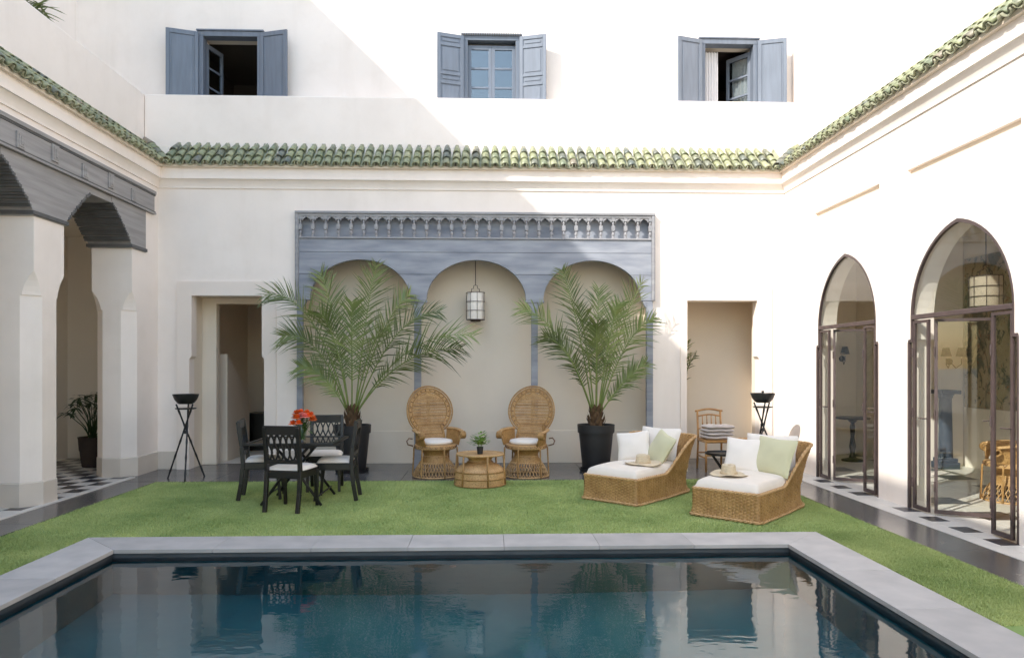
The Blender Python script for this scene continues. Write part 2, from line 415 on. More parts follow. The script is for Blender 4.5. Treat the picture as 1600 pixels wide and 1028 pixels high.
me = bpy.data.meshes.new('grass'); nV = len(V); me.vertices.add(nV); me.vertices.foreach_set('co', V.ravel())
me.loops.add(nV); me.loops.foreach_set('vertex_index', np.arange(nV)); me.polygons.add(nV // 3)
me.polygons.foreach_set('loop_start', np.arange(0, nV, 3)); me.update(calc_edges=True); me.materials.append(MT['grass_blade'])
go = bpy.data.objects.new('grass', me); COL.objects.link(go); go['kind'] = 'stuff'; go['label'] = 'short bright green turf around the pool'

pave = struct(empty('pavement'))
def slab(x0, y0, x1, y1, m_='slate', par=None, name='paving_slab', z=0.):
    M().box(x0 + .002, y0 + .002, -.038, x1 - .002, y1 - .002, z).build(name, m_, par or pave, bevel=.002)
YN = 11.5
for y in np.arange(4.6, 9.8, 1.3): slab(XL - .06, y, LX0, min(y + 1.3, LY1)); slab(LX1, y, 4.26, min(y + 1.3, LY1))
xs = np.arange(XL - .06, 4.2, 1.28)
for x in xs:
    x1 = min(x + 1.28, 4.26)
    slab(x, LY1, x1, YF - .24); 
for x0, x1 in ((XL - .06, -3.3), (-3.3, -2.2), (-2.2, -1.0), (-1.0, .2), (.2, 1.4), (1.4, 2.7), (2.7, 4.26)): slab(x0, YF - .24, x1, YN + (.48 if x0 > 2.6 else .08))

thr = struct(empty('threshold_floor'))
k = 0
y = 4.6
while y < 10.9:
    for c_, (x0, x1) in enumerate(((4.26, 4.43), (4.43, XR + .02))):
        in_door = (8.3 < y + .1 < 9.8) or (6.0 < y + .1 < 7.65)
        dark = c_ == 1 and k % 2 == 0 and in_door
        slab(x0, y, x1, y + .24, 'marble_black' if dark else 'marble_white', thr, 'floor_tile', .004)
    y += .24; k += 1

gal = struct(empty('gallery_floor'))
for i in range(9):
    for j in range(18):
        x0 = -7.05 + i * .23; y0 = 7.6 + j * .27
        slab(x0, y0, x0 + .23, y0 + .27, 'marble_black' if (i + j) % 2 else 'marble_white', gal, 'floor_tile', .003)
slab(-4.98 - .0, 5.0, -4.90, 10.15, 'marble_white', gal, 'threshold_strip', .012)
slab(-7.05, 1.5, -4.99, 7.6, 'marble_white', gal, 'floor_slab', .002)
rfl = struct(empty('room_floor'))
for i in range(7):
    for j in range(20):
        x0 = XR + .02 + i * .42; y0 = 4.1 + j * .42
        slab(x0, y0, x0 + .42, y0 + .42, 'marble_black' if (i % 3 == 1 and j % 2) else 'marble_white', rfl, 'floor_tile', .003)

# ------------------------------------------------------------------ back building
back = tag(empty('back_building', (0, YF, 0)), 'white plastered building across the pool with three shuttered windows', 'building')
def part(m, name, mt, par, smooth=False, bevel=0):
    """build a mesh given in world coordinates under a parent that only has a location"""
    loc = par.matrix_basis.translation.copy(); q = par.parent
    while q: loc += q.matrix_basis.translation; q = q.parent
    m.v = [(a - loc.x, b - loc.y, c - loc.z) for a, b, c in m.v]
    return m.build(name, mt, par, smooth, bevel)
DL, DR, DT = -4.45, -3.405, 2.61
AL, AR, AT = 3.07, 4.16, 2.56
NL, NR, NT = -2.88, 2.545, 3.87
ch = .035
facade = [(XL, -.03), (DL - ch, -.03), (DL - ch, 1.66), (DL, 1.70), (DL, DT), (DR, DT), (DR, 1.70), (DR + ch, 1.66), (DR + ch, -.03), (NL, -.03), (NL, NT), (NR, NT), (NR, -.03),
          (AL, -.03), (AL, AT), (AR, AT), (AR, 1.70), (AR + ch, 1.66), (AR + ch, -.03), (XR + .3, -.03), (XR + .3, 4.5), (XL, 4.5)]
part(M().prism(facade, XZ, YF, YF + .16), 'facade_wall', 'plaster', back)
def surround(l, r, t, ol, orr, ot):
    pts = [(ol, .0), (l - ch, .0), (l - ch, 1.66), (l, 1.70), (l, t), (r, t), (r, 1.70), (r + ch, 1.66), (r + ch, .0), (orr, .0), (orr, ot), (ol, ot)]
    part(M().prism(pts, XZ, YF - .028, YF - .001), 'door_surround', 'plaster_trim', back)
surround(DL, DR, DT, -4.672, -3.194, 2.825); surround(AL, AR, AT, 2.965, 4.389, 2.785)
def recess(x0, x1, y0, y1, z1, mt, name, skip_front=True, z0=0.):
    m = M(); m.add([(x0, y0, z0), (x1, y0, z0), (x1, y1, z0), (x0, y1, z0), (x0, y0, z1), (x1, y0, z1), (x1, y1, z1), (x0, y1, z1)],
                   [(4, 7, 6, 5), (1, 5, 6, 2), (2, 6, 7, 3), (3, 7, 4, 0)]); return part(m, name, mt, back)
recess(NL - .03, NR + .03, YF + .1, YN, NT + .02, 'plaster_sand', 'niche_wall')
part(M().box(NL, YN - .014, .0, NR, YN - .001, .52), 'niche_dado', 'plaster_sand', back, bevel=.004)
m = M(); m.box(AL - .03, YF + .16, 0, AL, YF + .30, AT + .03).box(AR + ch, YF + .16, 0, AR + ch + .03, YF + .30, AT + .03).box(AL - .03, YF + .16, AT, AR + ch + .03, YF + .30, AT + .03)
part(m, 'alcove_reveal', 'plaster_sand', back)
recess(2.86, 4.50, YF + .29, YF + 1.0, AT + .25, 'plaster_sand', 'alcove_wall')  # deepened and widened behind the reveal to keep sun off the back
part(M().box(2.86, YF + .285, AT, 4.5, YF + .30, AT + .26).box(2.86, YF + .285, 0, AL - .02, YF + .30, AT).box(AR + ch + .02, YF + .285, 0, 4.5, YF + .30, AT), 'alcove_front', 'plaster_sand', back)
# doorway: shallow porch, inner wall with an opening, corridor with a stair flank
recess(DL - ch, DR + ch, YF + .1, YF + .50, DT + .02, 'plaster', 'porch_wall')
back_in = back
yi = YF + .498
m = M().prism([(-4.6, 0), (-4.27, 0), (-4.27, 2.53), (-3.40, 2.53), (-3.40, 0), (-3.2, 0), (-3.2, 2.7), (-4.6, 2.7)], XZ, yi - .02, yi + .12)
for o in [x for x in bpy.data.objects if x.parent == back and x.name.startswith('porch_wall')]: bpy.data.objects.remove(o)
m0 = M(); x0, x1, y0, y1, z1 = DL - ch - .004, DR + ch + .004, YF + .157, yi - .02, DT + .004
m0.add([(x0, y0, 0), (x1, y0, 0), (x1, y1, 0), (x0, y1, 0), (x0, y0, z1), (x1, y0, z1), (x1, y1, z1), (x0, y1, z1)], [(4, 7, 6, 5), (1, 5, 6, 2), (3, 7, 4, 0)])
part(m0, 'porch_wall', 'plaster_sand', back)
part(m, 'inner_door_wall', 'plaster_sand', back, bevel=.01)
m0 = M(); x0, x1, y0, y1, z1 = -4.75, -3.10, yi + .10, yi + 2.9, 2.9
m0.add([(x0, y0, 0), (x1, y0, 0), (x1, y1, 0), (x0, y1, 0), (x0, y0, z1), (x1, y0, z1), (x1, y1, z1), (x0, y1, z1)], [(0, 3, 2, 1), (4, 7, 6, 5), (1, 5, 6, 2), (3, 7, 4, 0), (2, 6, 7, 3)])
part(m0, 'corridor_wall', 'plaster_sand', back)
part(M().prism([(yi + .4, 0), (yi + 1.5, 0), (yi + 1.5, 1.05), (yi + .4, 1.75)], YZ, -4.72, -4.25), 'stair_flank', 'plaster_sand', back, bevel=.01)
part(M().box(-4.4, yi + 1.9, 0, -3.9, yi + 2.4, .62).box(-4.45, yi + 1.85, .62, -3.85, yi + 2.45, .68), 'corridor_chest', 'black_wood', back)
part(M().box(-3.36, yi + .25, 0, -3.30, yi + 1.1, 2.3), 'open_door_leaf', 'bamboo', back)
part(M().box(XL + .002, YF - .012, 0, -4.68, YF - .001, .27), 'facade_skirting', 'skirting', back, bevel=.004)
part(M().box(-3.19, YF - .012, 0, NL - .005, YF - .001, .27), 'facade_skirting', 'skirting', back, bevel=.004)

# cornice profile (projection, height) swept along the three walls with mitred corners
PROF = [(0, 4.225), (.018, 4.225), (.018, 4.245), (.022, 4.26), (.03, 4.285), (.045, 4.315), (.066, 4.34), (.075, 4.35), (.092, 4.352), (.092, 4.378), (.08, 4.382), (.08, 4.53), (0, 4.53)]
Y0 = 1.5
def cornice(kind, par):
    m = M(); n = len(PROF); vs = []
    for o, z in PROF:
        if kind == 'back': vs.append((XL + o, YF - o, z))
        if kind == 'left': vs.append((XL + o, YF - o, z))
        if kind == 'right': vs.append((XR - o, YF - o, z))
    for o, z in PROF:
        if kind == 'back': vs.append((XR - o, YF - o, z))
        if kind == 'left': vs.append((XL + o, Y0, z))
        if kind == 'right': vs.append((XR - o, Y0, z))
    m.add(vs, [(i, i + 1, n + i + 1, n + i) for i in range(n - 1)])
    part(m, 'cornice', 'plaster', par, 30)
cornice('back', back)
# parapet, ledge and upper wall
part(M().box(XL - .36, YB, 4.45, XR + .36, YB + .24, 5.765), 'parapet', 'plaster', back, bevel=.015)
WZ0, WZ1 = 5.62, 6.82
WIN = [(-4.555, -3.60), (-.375, .505), (3.47, 4.37)]
loops = [[(-6.5, 5.5), (XR + .36, 5.5), (XR + .36, 9.6), (-6.5, 9.6)]] + [[(a, WZ0), (b, WZ0), (b, WZ1), (a, WZ1)] for a, b in WIN]
part(M().prism(loops, XZ, YU, YU + .3), 'upper_wall', 'plaster', back)
part(M().box(-6.5, YB + .2, 5.45, XR + .36, YU + .01, 5.60), 'ledge_floor', 'skirting', back)

def tiled_eave(kind, par):
    """rows of half-round cover tiles over pan channels; every cover tile is a piece of its own"""
    ev = empty('tiled_eave', (0, 0, 0)); ev.parent = par
    loc = par.location; ev.location = -loc
    ez, rise, run, proj = 4.545, .44, .53, .165
    sl_ = sqrt(rise * rise + run * run); ang = atan2(rise, run); p = .1485
    def shell(r0, r1, L, th, n=8, a0=0, a1=pi):
        m = M(); vs = []
        for (r, yy) in ((r0, 0), (r1, L)):
            for rr in (r, r - th):
                for j in range(n + 1):
                    a = a0 + (a1 - a0) * j / n; vs.append((rr * cos(a), yy, rr * sin(a)))
        q = n + 1; fs = []
        for j in range(n):
            fs += [(j, j + 1, 2 * q + j + 1, 2 * q + j), (q + j + 1, q + j, 3 * q + j, 3 * q + j + 1), (j + 1, j, q + j, q + j + 1), (2 * q + j, 2 * q + j + 1, 3 * q + j + 1, 3 * q + j)]
        for j in (0, n): fs.append((j, q + j, 3 * q + j, 2 * q + j))
        return m.add(vs, fs)
    cov = shell(.060, .050, .275, .012, 6).mesh('roof_tile', 'glazed_tile', True)
    cap = shell(.060, .030, .30, .012, 6).mesh('ridge_tile', 'glazed_tile', True)
    pan = shell(.062, .062, sl_ + .05, .011, 6, pi, 2 * pi).mesh('pan_tile', 'pan_clay', True)
    if kind == 'back': n = int((XR - XL) / p); org = lambda t: (XL + t, YF - proj, ez); rz = 0; L = XR - XL
    if kind == 'left': org = lambda t: (XL + proj, YF - t, ez); rz = pi / 2; L = 5.6
    if kind == 'right': org = lambda t: (XR - proj, YF - t, ez); rz = -pi / 2; L = 6.6
    n = int(L / p)
    R = Matrix.Rotation(rz, 4, 'Z') @ Matrix.Rotation(ang, 4, 'X')
    t0 = proj * .6 if kind != 'back' else proj * .6
    for i in range(n):
        t = t0 + i * p + p / 2
        if kind == 'back' and t > L - t0: break
        base = Vector(org(t))
        for r_ in range(3):
            y = r_ * .205 + random.uniform(-.012, .012)
            edge = min(t, L - t) if kind == 'back' else t
            # the tiles near the inner corner are cut along the valley
            d_in = y * cos(ang) - proj
            if d_in > edge + .05: continue
            o = bpy.data.objects.new('roof_tile', cap if r_ == 2 else cov); COL.objects.link(o); o.parent = ev
            o.matrix_local = Matrix.Translation(base) @ R @ Matrix.Translation((random.uniform(-.004, .004), y, .012 + r_ * .006)) @ Matrix.Rotation(radians(-2.2 + random.uniform(-1.6, 1.6)), 4, 'X') @ Matrix.Rotation(random.uniform(-.055, .055), 4, 'Z')
        o = bpy.data.objects.new('pan_tile', pan); COL.objects.link(o); o.parent = ev
        o.matrix_local = Matrix.Translation(Vector(org(t + p / 2))) @ R @ Matrix.Translation((0, random.uniform(-.012, .004), .045))
    # mortar bed under the tiles
    m = M(); b0 = (proj - .035)
    pr = [(b0, ez - .028), (0.0, ez - .028), (-run + proj - .02, ez + rise), (-run + proj - .02, ez + rise + .02), (b0, ez + .012)]
    vs = []
    for o_, z in pr:
        vs.append((XL + o_, YF - o_, z) if kind != 'right' else (XR - o_, YF - o_, z))
    for o_, z in pr:
        vs.append({'back': (XR - o_, YF - o_, z), 'left': (XL + o_, YF - L, z), 'right': (XR - o_, YF - L, z)}[kind])
    q = len(pr); m.add(vs, [(i, (i + 1) % q, q + (i + 1) % q, q + i) for i in range(q)])
    m.build('mortar_bed', 'plaster_sand', ev)
    if kind != 'back':      # the row laid along the valley in the inner corner
        sx = 1 if kind == 'left' else -1; c0 = Vector(((XL if sx > 0 else XR) + sx * proj, YF - proj, ez))
        d = Vector((-sx * run, run, rise)); LL = d.length; yaw = atan2(d.y, d.x) - pi / 2; pit = atan2(d.z, sqrt(d.x ** 2 + d.y ** 2))
        for r_ in range(4):
            o = bpy.data.objects.new('valley_tile', cap if r_ == 3 else cov); COL.objects.link(o); o.parent = ev
            o.matrix_local = Matrix.Translation(c0) @ Matrix.Rotation(yaw, 4, 'Z') @ Matrix.Rotation(pit, 4, 'X') @ Matrix.Translation((0, r_ * .205 - .02, .055 + r_ * .006)) @ Matrix.Scale(1.2, 4)
    return ev
tiled_eave('back', back)

# windows
def window(x0, x1, kind):
    cx = (x0 + x1) / 2
    wn = empty('window', (cx, YU - YF, WZ0), 0, back)
    W = x1 - x0; Hh = WZ1 - WZ0; h = W / 2
    f = M()
    f.box(-h - .02, -.05, 0, -h + .055, .12, Hh - .05).box(h - .055, -.05, 0, h + .02, .12, Hh - .05).box(-h - .02, -.05, Hh - .05, h + .02, .12, Hh + .03)
    f.box(-h - .05, -.07, Hh + .03, h + .05, .06, Hh + .055)
    f.build('window_frame', 'shutter_blue', wn, bevel=.005)
    if kind == 1:
        d = M()
        for i in range(26): d.box(-h - .045 + i * (W + .09) / 26, -.085, Hh + .012, -h - .045 + i * (W + .09) / 26 + .018, -.072, Hh + .05)
        d.build('dentil_moulding', 'grey_wood_dark', wn)
    sw = W / 2 - .01
    for s in (-1, 1):
        s_ = M(); t = .035
        s_.box(0, 0, 0, .055, t, Hh).box(sw - .055, 0, 0, sw, t, Hh)
        rows = [0, Hh] if kind != 1 else [0, .13, Hh * .50, Hh * .50 + .13, Hh - .155, Hh]
        if kind == 1:
            bars = [(0, .05), (.40, .445), (.545, .59), (1.0, 1.045), (Hh - .06, Hh)]
        else: bars = [(0, .06), (Hh - .07, Hh)]
        for a, b in bars: s_.box(.055, 0, a, sw - .055, t, b)
        for (a, b), (c, d) in zip(bars, bars[1:]):
            s_.box(.055, .012, b, sw - .055, t - .010, c)
            s_.box(.085, .004, b + .028, sw - .085, t - .003, c - .028)
        a = radians(17 if s < 0 else 16)
        if s < 0: s_.v = [(-x, y, z) for x, y, z in s_.v]
        o = s_.build('shutter', 'shutter_blue', wn, bevel=.004); o.location = (s * (h + .005), -.055 - t, 0); o.rotation_euler = (0, 0, -s * a)
    def sash(x0s, w_, rot, hinge, yy, curtain=False):
        s_ = M(); t = .04; sgn = 1 if hinge < 0 else -1
        s_.box(0, 0, .04, .055, t, Hh - .10).box(w_ - .05, 0, .04, w_, t, Hh - .10).box(.055, 0, .04, w_ - .05, t, .12).box(.055, 0, Hh - .17, w_ - .05, t, Hh - .10)
        zs = [.12 + (Hh - .29) * q for q in (0, .33, .67, 1)]
        for z in zs[1:3]: s_.box(.055, .005, z - .016, w_ - .05, t - .005, z + .016)
        if sgn < 0: s_.v = [(-x, y, z) for x, y, z in s_.v]
        o = s_.build('sash', 'shutter_blue', wn, bevel=.004); o.location = (x0s, yy, 0); o.rotation_euler = (0, 0, rot)
        for z0, z1 in zip(zs, zs[1:]):
            g_ = M().box(.055, t / 2 - .003, z0, w_ - .05, t / 2 + .003, z1)
            if sgn < 0: g_.v = [(-x, y, z) for x, y, z in g_.v]
            p_ = g_.build('pane', 'window_glass', wn); p_.location = (x0s, yy, 0); p_.rotation_euler = (0, 0, rot)
        if curtain:
            c_ = M().grid(40, 2, lambda u, v: (-sgn * 0 + sgn * (.06 + u * (w_ - .12)), t + .03 + .015 * sin(u * 40), .1 + v * (Hh - .25)))
            c_ = c_.build('curtain', 'curtain', wn, True); c_.location = (x0s, yy, 0); c_.rotation_euler = (0, 0, rot)
    hw = h - .055
    if kind == 1: sash(-hw, hw - .001, 0, -1, .03); sash(hw, hw - .001, 0, 1, .03)
    if kind == 0: sash(-hw, hw, radians(74), -1, .10)
    if kind == 2:
        sash(hw, hw + .06, radians(-52), 1, .10, True)
        M().grid(60, 2, lambda u, v: (-hw + .005 + u * .27, .16 + .018 * sin(u * 38), .02 + v * (Hh - .12))).build('curtain', 'curtain', wn, True)
    # room behind the window
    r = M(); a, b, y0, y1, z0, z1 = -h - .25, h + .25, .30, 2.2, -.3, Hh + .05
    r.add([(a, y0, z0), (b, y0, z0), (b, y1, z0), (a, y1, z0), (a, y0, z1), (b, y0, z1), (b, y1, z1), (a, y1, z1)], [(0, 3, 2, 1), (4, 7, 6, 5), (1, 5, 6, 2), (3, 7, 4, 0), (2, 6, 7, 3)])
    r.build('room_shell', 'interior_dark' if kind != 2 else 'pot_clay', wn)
    # pale plaster reveal lining the opening
    rv = M(); rv.box(-h, .121, Hh - .03, h, .299, Hh - .002).box(-h + .0, .121, 0, -h + .02, .299, Hh - .03).box(h - .02, .121, 0, h, .299, Hh - .03)
    rv.build('reveal', 'plaster_sand', wn)
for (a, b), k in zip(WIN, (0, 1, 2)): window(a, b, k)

# ------------------------------------------------------------------ left wing with the gallery
left = tag(empty('left_wing', (XL, 7, 0)), 'plastered wing with open pillared gallery beside the dining table', 'building')
PT = .55
part(M().box(XL - PT, Y0, 3.80, XL, YF, 4.5), 'gallery_wall_upper', 'plaster', left)
part(M().box(XL - .60, Y0, 4.45, XL - .365, YB + .24, 5.765), 'parapet', 'plaster', left, bevel=.015)
part(M().box(-6.6, -13, 5.5, -6.5, YU + .3, 10.93), 'upper_wall', 'plaster', left)
part(M().box(-6.5, -13, 5.35, XL - .60, YB, 5.45), 'terrace_floor', 'skirting', left)
part(M().box(XL - PT, -13, -.03, XL - .1, Y0 - .01, 5.765), 'unseen_flank_wall', 'plaster', left)  # out of view; carried down to the ground to stop sun reaching the pool
cornice('left', left); tiled_eave('left', left)
part(M().box(XL - PT, 10.57, 3.2, XL, YF, 3.8), 'gallery_wall_upper', 'plaster', left)
# gallery interior
m = M(); a, b, y0, y1, z0, z1 = -7.05, XL - .30, 1.5, 12.28, 0, 3.72
m.add([(a, y0, z0), (b, y0, z0), (b, y1, z0), (a, y1, z0), (a, y0, z1), (b, y0, z1), (b, y1, z1), (a, y1, z1)], [(4, 7, 6, 5), (3, 7, 4, 0), (2, 6, 7, 3), (0, 4, 5, 1)])
part(m, 'gallery_wall', 'interior_cream', left)
part(M().box(XL - PT, YF - .0, 0, XL - .001, 12.3, 3.72), 'gallery_end_wall', 'interior_cream', left)
def pillar(y0, y1, far=True):
    """square head on a shaft with stopped chamfers, beige skirting"""
    m = M(); c0 = .15
    secs = [(0, c0), (2.33, c0), (2.331, c0 * .86), (2.37, c0 * .82), (2.43, c0 * .70), (2.49, c0 * .52), (2.545, c0 * .28), (2.59, c0 * .04), (2.60, .001), (3.20, .001)]
    x0, x1 = XL - PT, XL
    def ring(z, c, e=0.):
        f_ = c if far else .0005
        return [(x0 - e, y0 + c, z), (x0 + c, y0 - e, z), (x1 - c, y0 - e, z), (x1 + e, y0 + c, z), (x1 + e, y1 - f_, z), (x1 - f_, y1 + e * far, z), (x0 + f_, y1 + e * far, z), (x0 - e, y1 - f_, z)]
    vs = []
    for z, c in secs: vs += ring(z, c)
    n = len(secs); fs = [(i * 8 + j, i * 8 + (j + 1) % 8, (i + 1) * 8 + (j + 1) % 8, (i + 1) * 8 + j) for i in range(n - 1) for j in range(8)]
    fs.append(tuple((n - 1) * 8 + j for j in range(8))); m.add(vs, fs)
    p = part(m, 'pillar', 'plaster', left)
    m = M(); vs = ring(0, c0, .012) + ring(.26, c0, .012) + ring(.275, c0, .001)
    m.add(vs, [(i * 8 + j, i * 8 + (j + 1) % 8, (i + 1) * 8 + (j + 1) % 8, (i + 1) * 8 + j) for i in range(2) for j in range(8)])
    s_ = m; s_.v = [(a - left.location.x, b - left.location.y, c) for a, b, c in s_.v]; s_.build('skirting', 'skirting', p)
pillar(8.01, 8.57); pillar(10.17, YF, False); pillar(5.85, 6.41)

lint = tag(empty('gallery_lintel', (XL, 8.5, 3.2)), 'weathered grey carved timber lintel with corbels over the gallery pillars', 'lintel')
def lpart(m, name, mt, bevel=.004, par=None):
    m.v = [(a - XL, b - 8.5, c - 3.2) for a, b, c in m.v]; return m.build(name, mt, par or lint, False, bevel)
lpart(M().box(XL - .28, 4.5, 3.80, XL + .035, 10.78, 4.12), 'frieze_beam', 'grey_wood')
for z0, z1, o in ((4.085, 4.13, .055), (4.06, 4.085, .045), (3.79, 3.815, .055), (3.815, 3.835, .045)):
    lpart(M().box(XL - .2, 4.5, z0, XL + o, 10.785 + o * .2, z1), 'moulding', 'grey_wood_dark' if o == .045 else 'grey_wood', .003)
y = 10.14; k = 0
while y > 6.2:
    zz = (3.87, 4.06) if k % 2 else (3.835, 4.01)
    b_ = lpart(M().box(XL + .03, y - .065, zz[0], XL + .055, y + .065, zz[1]), 'carved_block', 'grey_wood', .004)
    lpart(M().box(XL + .05, y - .042, zz[0] + .022, XL + .061, y + .042, zz[1] - .022).box(XL + .06, y - .018, zz[0] + .045, XL + .068, y + .018, zz[1] - .045), 'block_face', 'grey_wood', .003)
    y -= .605; k += 1
lpart(M().box(XL - PT - .02, 4.5, 3.70, XL + .004, 10.56, 3.787), 'soffit_beam', 'grey_wood')
def corbel(y0, y1, flip, base0, base1):
    """cusped corbel board: y0 = free tip, y1 = pillar side"""
    s = 1 if y1 > y0 else -1; Ln = abs(y1 - y0); pts = []
    for q in range(5):
        t0, t1 = q / 5, (q + 1) / 5
        z0 = 3.72 - .46 * t0 ** 1.15; z1 = 3.72 - .46 * t1 ** 1.15
        for e in (0, .25, .5, .75):
            t = t0 + (t1 - t0) * e; z = z0 + (z1 - z0) * (e + .35 * sin(pi * e)) if flip else z0 + (z1 - z0) * (1 - (1 - e) ** 1.6)
            pts.append((y0 + s * Ln * t, z))
    return pts
C1 = corbel(9.12, 8.60, 0, 0, 0)            # from tip of the near pillar's corbel towards its pillar
C2 = corbel(9.62, 10.14, 0, 0, 0)
def board(pts_a, pil0, pil1, pts_b, name='corbel'):
    pts = []
    if pts_a: pts += pts_a
    pts += [(pil0, 3.26), (pil0, 3.19), (pil1, 3.19), (pil1, 3.26)]
    if pts_b: pts += list(reversed(pts_b))
    lo = min(p[0] for p in pts); hi = max(p[0] for p in pts)
    top = [(hi, 3.788), (lo, 3.788)]
    return pts + top
for (pa, p0, p1, pb) in ((corbel(7.46, 7.98, 0, 0, 0), 7.97, 8.61, C1), (C2, 10.13, 10.56, None), (corbel(5.30, 5.82, 0, 0, 0), 5.81, 6.45, corbel(6.96, 6.44, 0, 0, 0))):
    poly = board(pa, p0, p1, pb)
    c_ = lpart(M().prism(poly, YZ, XL - PT - .03, XL + .012), 'corbel', 'grey_wood', .004)
    # raised ribs, their dark wood widened to paint shade over the curved underside
    for pts_ in (pa, pb):
        if pts_:
            for q in range(0, len(pts_) - 1):
                y_, z_ = pts_[q]
                if z_ > 3.70: continue
                lpart(M().box(XL - PT - .05, y_ - .0135, z_ - .02 - .006 * (q % 2), XL + .020, y_ + .0135, z_ + .012), 'rib', 'grey_wood_dark', .003)
    lpart(M().box(XL - PT - .05, p0 - .012, 3.20, XL + .03, p1 + .012, 3.245), 'bed_moulding', 'grey_wood_dark', .004)

# ------------------------------------------------------------------ right wing with the arched doors
right = tag(empty('right_wing', (XR, 7, 0)), 'sunlit white wing with two pointed arched glass doors', 'building')
DOORS = [(9.09, .80, .745), (6.88, .825, .77)]      # centre, half width below and above the shoulder
SH, SP, AP = 1.84, 2.08, 3.0
def arch(cyy, hw, z0=SP, z1=AP, n=14):
    """pointed arch from the far spring over the apex to the near spring"""
    h = z1 - z0; R_ = (hw * hw + h * h) / (2 * hw); pts = []
    a1 = atan2(h, R_ - hw)
    for k in range(n + 1):
        a = a1 * k / n; pts.append((cyy + hw - R_ + R_ * cos(a), z0 + R_ * sin(a)))
    pts += [(2 * cyy - y_, z_) for y_, z_ in reversed(pts[:-1])]
    return pts                              # from +hw to -hw
outl = [(3.61, -.03), (3.88, -.03)] + list(reversed(arch(4.66, .78))) + [(5.44, -.03)]  # starts with an unseen third arch, added to let more daylight into the room
for cyy, hb, hu in reversed(DOORS):
    A = list(reversed(arch(cyy, hu)))
    outl += [(cyy - hb, -.03), (cyy - hb, SH - .03), (cyy - hb + .012, SH), (cyy - hu, SH)] + A + [(cyy + hu, SH), (cyy + hb - .012, SH), (cyy + hb, SH - .03), (cyy + hb, -.03)]
outl += [(YF - .001, -.03), (YF - .001, 4.5), (3.61, 4.5)]
slots = [[(8.27, 3.625), (9.93, 3.625), (9.93, 3.695), (8.27, 3.695)], [(6.03, 3.625), (7.71, 3.625), (7.71, 3.695), (6.03, 3.695)]]
part(M().prism([outl] + slots, YZ, XR, XR + .08), 'courtyard_wall', 'plaster', right)
for sl_ in slots: part(M().box(XR + .045, sl_[0][0] - .01, 3.61, XR + .078, sl_[1][0] + .01, 3.71), 'slot_shade_back', 'plaster_sand', right)  # sand-coloured backing paints the shade that fills each slot
part(M().prism([outl], YZ, XR + .081, XR + .26), 'courtyard_wall_core', 'plaster', right)
part(M().box(XR + .36, 1.5, 4.45, XR + .6, YU + .3, 9.3), 'upper_wall', 'plaster', right)
fl = [(-9, -.03)]
for cyy in (-2.2, 0., 2.2):  # unseen open arches, added so sun on the floor brightens the room
    fl += [(cyy - .8, -.03)] + list(reversed(arch(cyy, .8))) + [(cyy + .8, -.03)]
part(M().prism(fl + [(3.6, -.03), (3.6, 4.9), (-9, 4.9)], YZ, XR, XR + .35), 'unseen_flank_wall', 'plaster', right)
cornice('right', right); tiled_eave('right', right)
# the room behind the doors, stretched out of view along the added arches
m = M(); a, b, y0, y1, z0, z1 = XR + .15, 7.40, -4, 12.4, 0, 3.55
m.add([(a, y0, z0), (b, y0, z0), (b, y1, z0), (a, y1, z0), (a, y0, z1), (b, y0, z1), (b, y1, z1), (a, y1, z1)], [(4, 7, 6, 5), (1, 5, 6, 2), (2, 6, 7, 3), (0, 4, 5, 1), (3, 7, 4, 0)])
m.f.pop()
m.box(XR + .1, -4, -.03, 7.40, 4.05, .0)
part(m, 'room_wall', 'interior_cream', right)
part(M().box(XR + .26, YF - .5, 0, XR + .4, 12.4, 3.55), 'room_pier', 'interior_cream', right)
part(M().box(6.48, 10.9, 0, 7.39, 12.39, 3.54), 'chimney_breast', 'interior_cream', right)
part(M().box(7.37, 5.0, .92, 7.395, 10.85, 3.2), 'mural', 'mural', right)
part(M().box(7.36, 5.0, .88, 7.398, 10.85, .915), 'dado_rail', 'interior_cream', right)

